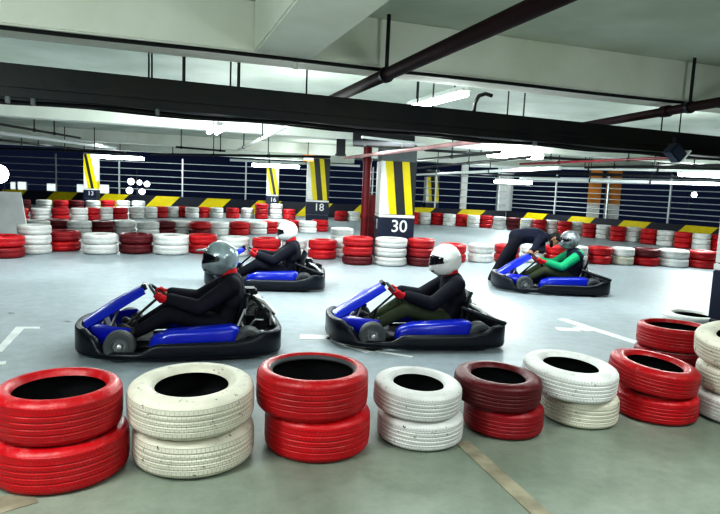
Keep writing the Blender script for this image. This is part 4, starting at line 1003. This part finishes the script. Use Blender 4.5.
# bending marshal
def marshal(loc, rz):
    pel = Vector((.36, 0, .80)); waist = Vector((.51, -.05, .84)); chest = Vector((.67, -.13, .84)); nb = Vector((.80, -.19, .83)); head = Vector((.945, -.25, .80))
    hip = [Vector((.35, s * .09, .78)) for s in (1, -1)]
    kn = [Vector((.30, .10, .42)), Vector((.13, -.10, .43))]; an = [Vector((.12, .12, .075)), Vector((-.06, -.10, .075))]; toe = [Vector((.27, .14, .03)), Vector((.08, -.10, .03))]
    shl = [Vector((.80, .0, .80)), Vector((.67, -.32, .80))]
    el = [Vector((.76, -.22, .60)), Vector((.55, -.47, .64))]; wr = [Vector((.60, -.44, .615)), Vector((.47, -.57, .615))]; hd = [Vector((.54, -.52, .60)), Vector((.42, -.63, .60))]
    trunk = [(pel, .135, waist, .128, 1.2, (0, 1, 0)), (waist, .128, chest, .132, 1.3, (0, 1, 0)), (chest, .132, nb, .078, 1.2, (0, 1, 0)), (shl[0], .065, shl[1], .065)]
    def arms(g):
        c = []
        for i in (0, 1): c += [(shl[i], .06 + g, el[i], .045 + g), (el[i], .044 + g, wr[i], .03 + g)]
        return c
    def legs(g):
        c = []
        for i in (0, 1): c += [(hip[i], .10 + g, kn[i], .070 + g), (kn[i], .068 + g, an[i], .046 + g)]
        return c
    fwd = Vector((.55, -.35, -.75)); up = Vector((.80, .0, .6)); up = (up - fwd.normalized() * up.dot(fwd.normalized())).normalized()
    body = trunk + arms(0) + legs(0) + [(nb, .058, head, .055)] + head_caps(head, fwd, up)
    for i in (0, 1): body += [(an[i], .04, toe[i], .03)]
    # hands with five fingers closing on the kart's steering fairing
    for i in (0, 1):
        d = (hd[i] - wr[i]).normalized(); sd = d.cross(Vector((0, 0, 1))).normalized(); dn = Vector((0, 0, -1))
        palm = wr[i] + d * .055
        body += [(wr[i], .027, palm, .03, 1.3, tuple(sd)), (palm - sd * .022, .018, palm + sd * .022, .018)]
        for f in range(4):
            b0 = palm + d * .025 + sd * (-.03 + .02 * f); l = (.034, .040, .038, .030)[f]
            b1 = b0 + d * l + dn * .008; b2 = b1 + d * l * .5 + dn * l * .6
            body += [(b0, .0105, b1, .0098), (b1, .0098, b2, .0088)]
        t0 = wr[i] + d * .025 - sd * .03; t1 = t0 - sd * .022 + d * .03 + dn * .01; body += [(t0, .013, t1, .011), (t1, .011, t1 + d * .025 + dn * .012, .010)]
    p = blob('person', body, .0085, 3, M_SKIN); p.location = loc; p.rotation_euler = (0, 0, rz)
    tag(p, 'person standing bent over the far kart in dark clothes, with black hair and beard', 'person')
    g = .016
    blob('sweater', [(a, ra + g, b, rb + g, *rest) for a, ra, b, rb, *rest in trunk] + arms(g)[:], .014, 3, M_CLOTH_NAVY, p)
    blob('trousers', legs(.018) + [(hip[0], .105, hip[1], .105), (pel, .128, pel + Vector((.05, 0, .02)), .125, 1.25, (0, 1, 0))], .014, 3, M_CLOTH_BLK, p)
    for i in (0, 1): blob('shoe', [(an[i] + Vector((-.03, 0, -.03)), .044, toe[i] + Vector((0, 0, .012)), .040, 1.1, (0, 1, 0))], .010, 2, M_SHOE, p)
    f, u = fwd.normalized(), up; s = u.cross(f); P = lambda a, b, d=0: head + f * a + u * b + s * d
    blob('hair', [(P(-.03, .045), .094, P(.005, .05), .088, .9, tuple(s)), (P(-.055, .0), .075, P(-.05, -.03), .062, .95, tuple(s)), (P(.035, .085), .04, P(.05, .075), .03)], .009, 2, M_HAIR, p)
    blob('beard', [(P(.045, -.085, .035), .026, P(.062, -.098, 0), .034), (P(.045, -.085, -.035), .026, P(.062, -.098, 0), .034), (P(.005, -.06, .066), .022, P(.045, -.085, .04), .026), (P(.005, -.06, -.066), .022, P(.045, -.085, -.04), .026)], .008, 2, M_HAIR, p)
    for sd in (1, -1):
        bm = bmesh.new(); bmesh.ops.create_uvsphere(bm, u_segments=10, v_segments=8, radius=.011); e = fin('eye', bm, M_VISOR, p); e.location = P(.082, .008, sd * .03)
    return p
marshal(Vector((2.43, 10.72, 0)), 0)

# ------------------------------------------------------------------ world and colour
w = bpy.data.worlds.new('night'); S.world = w; w.use_nodes = True
w.node_tree.nodes['Background'].inputs['Color'].default_value = (.012, .018, .042, 1); w.node_tree.nodes['Background'].inputs['Strength'].default_value = 1.0
S.view_settings.view_transform = 'Standard'
S.view_settings.look = 'High Contrast'
S.view_settings.exposure = -0.45
S.view_settings.gamma = 1.0
S.cycles.use_denoising = True
S.cycles.max_bounces = 6
S.cycles.diffuse_bounces = 4
S.cycles.glossy_bounces = 3
S.cycles.sample_clamp_indirect = 6
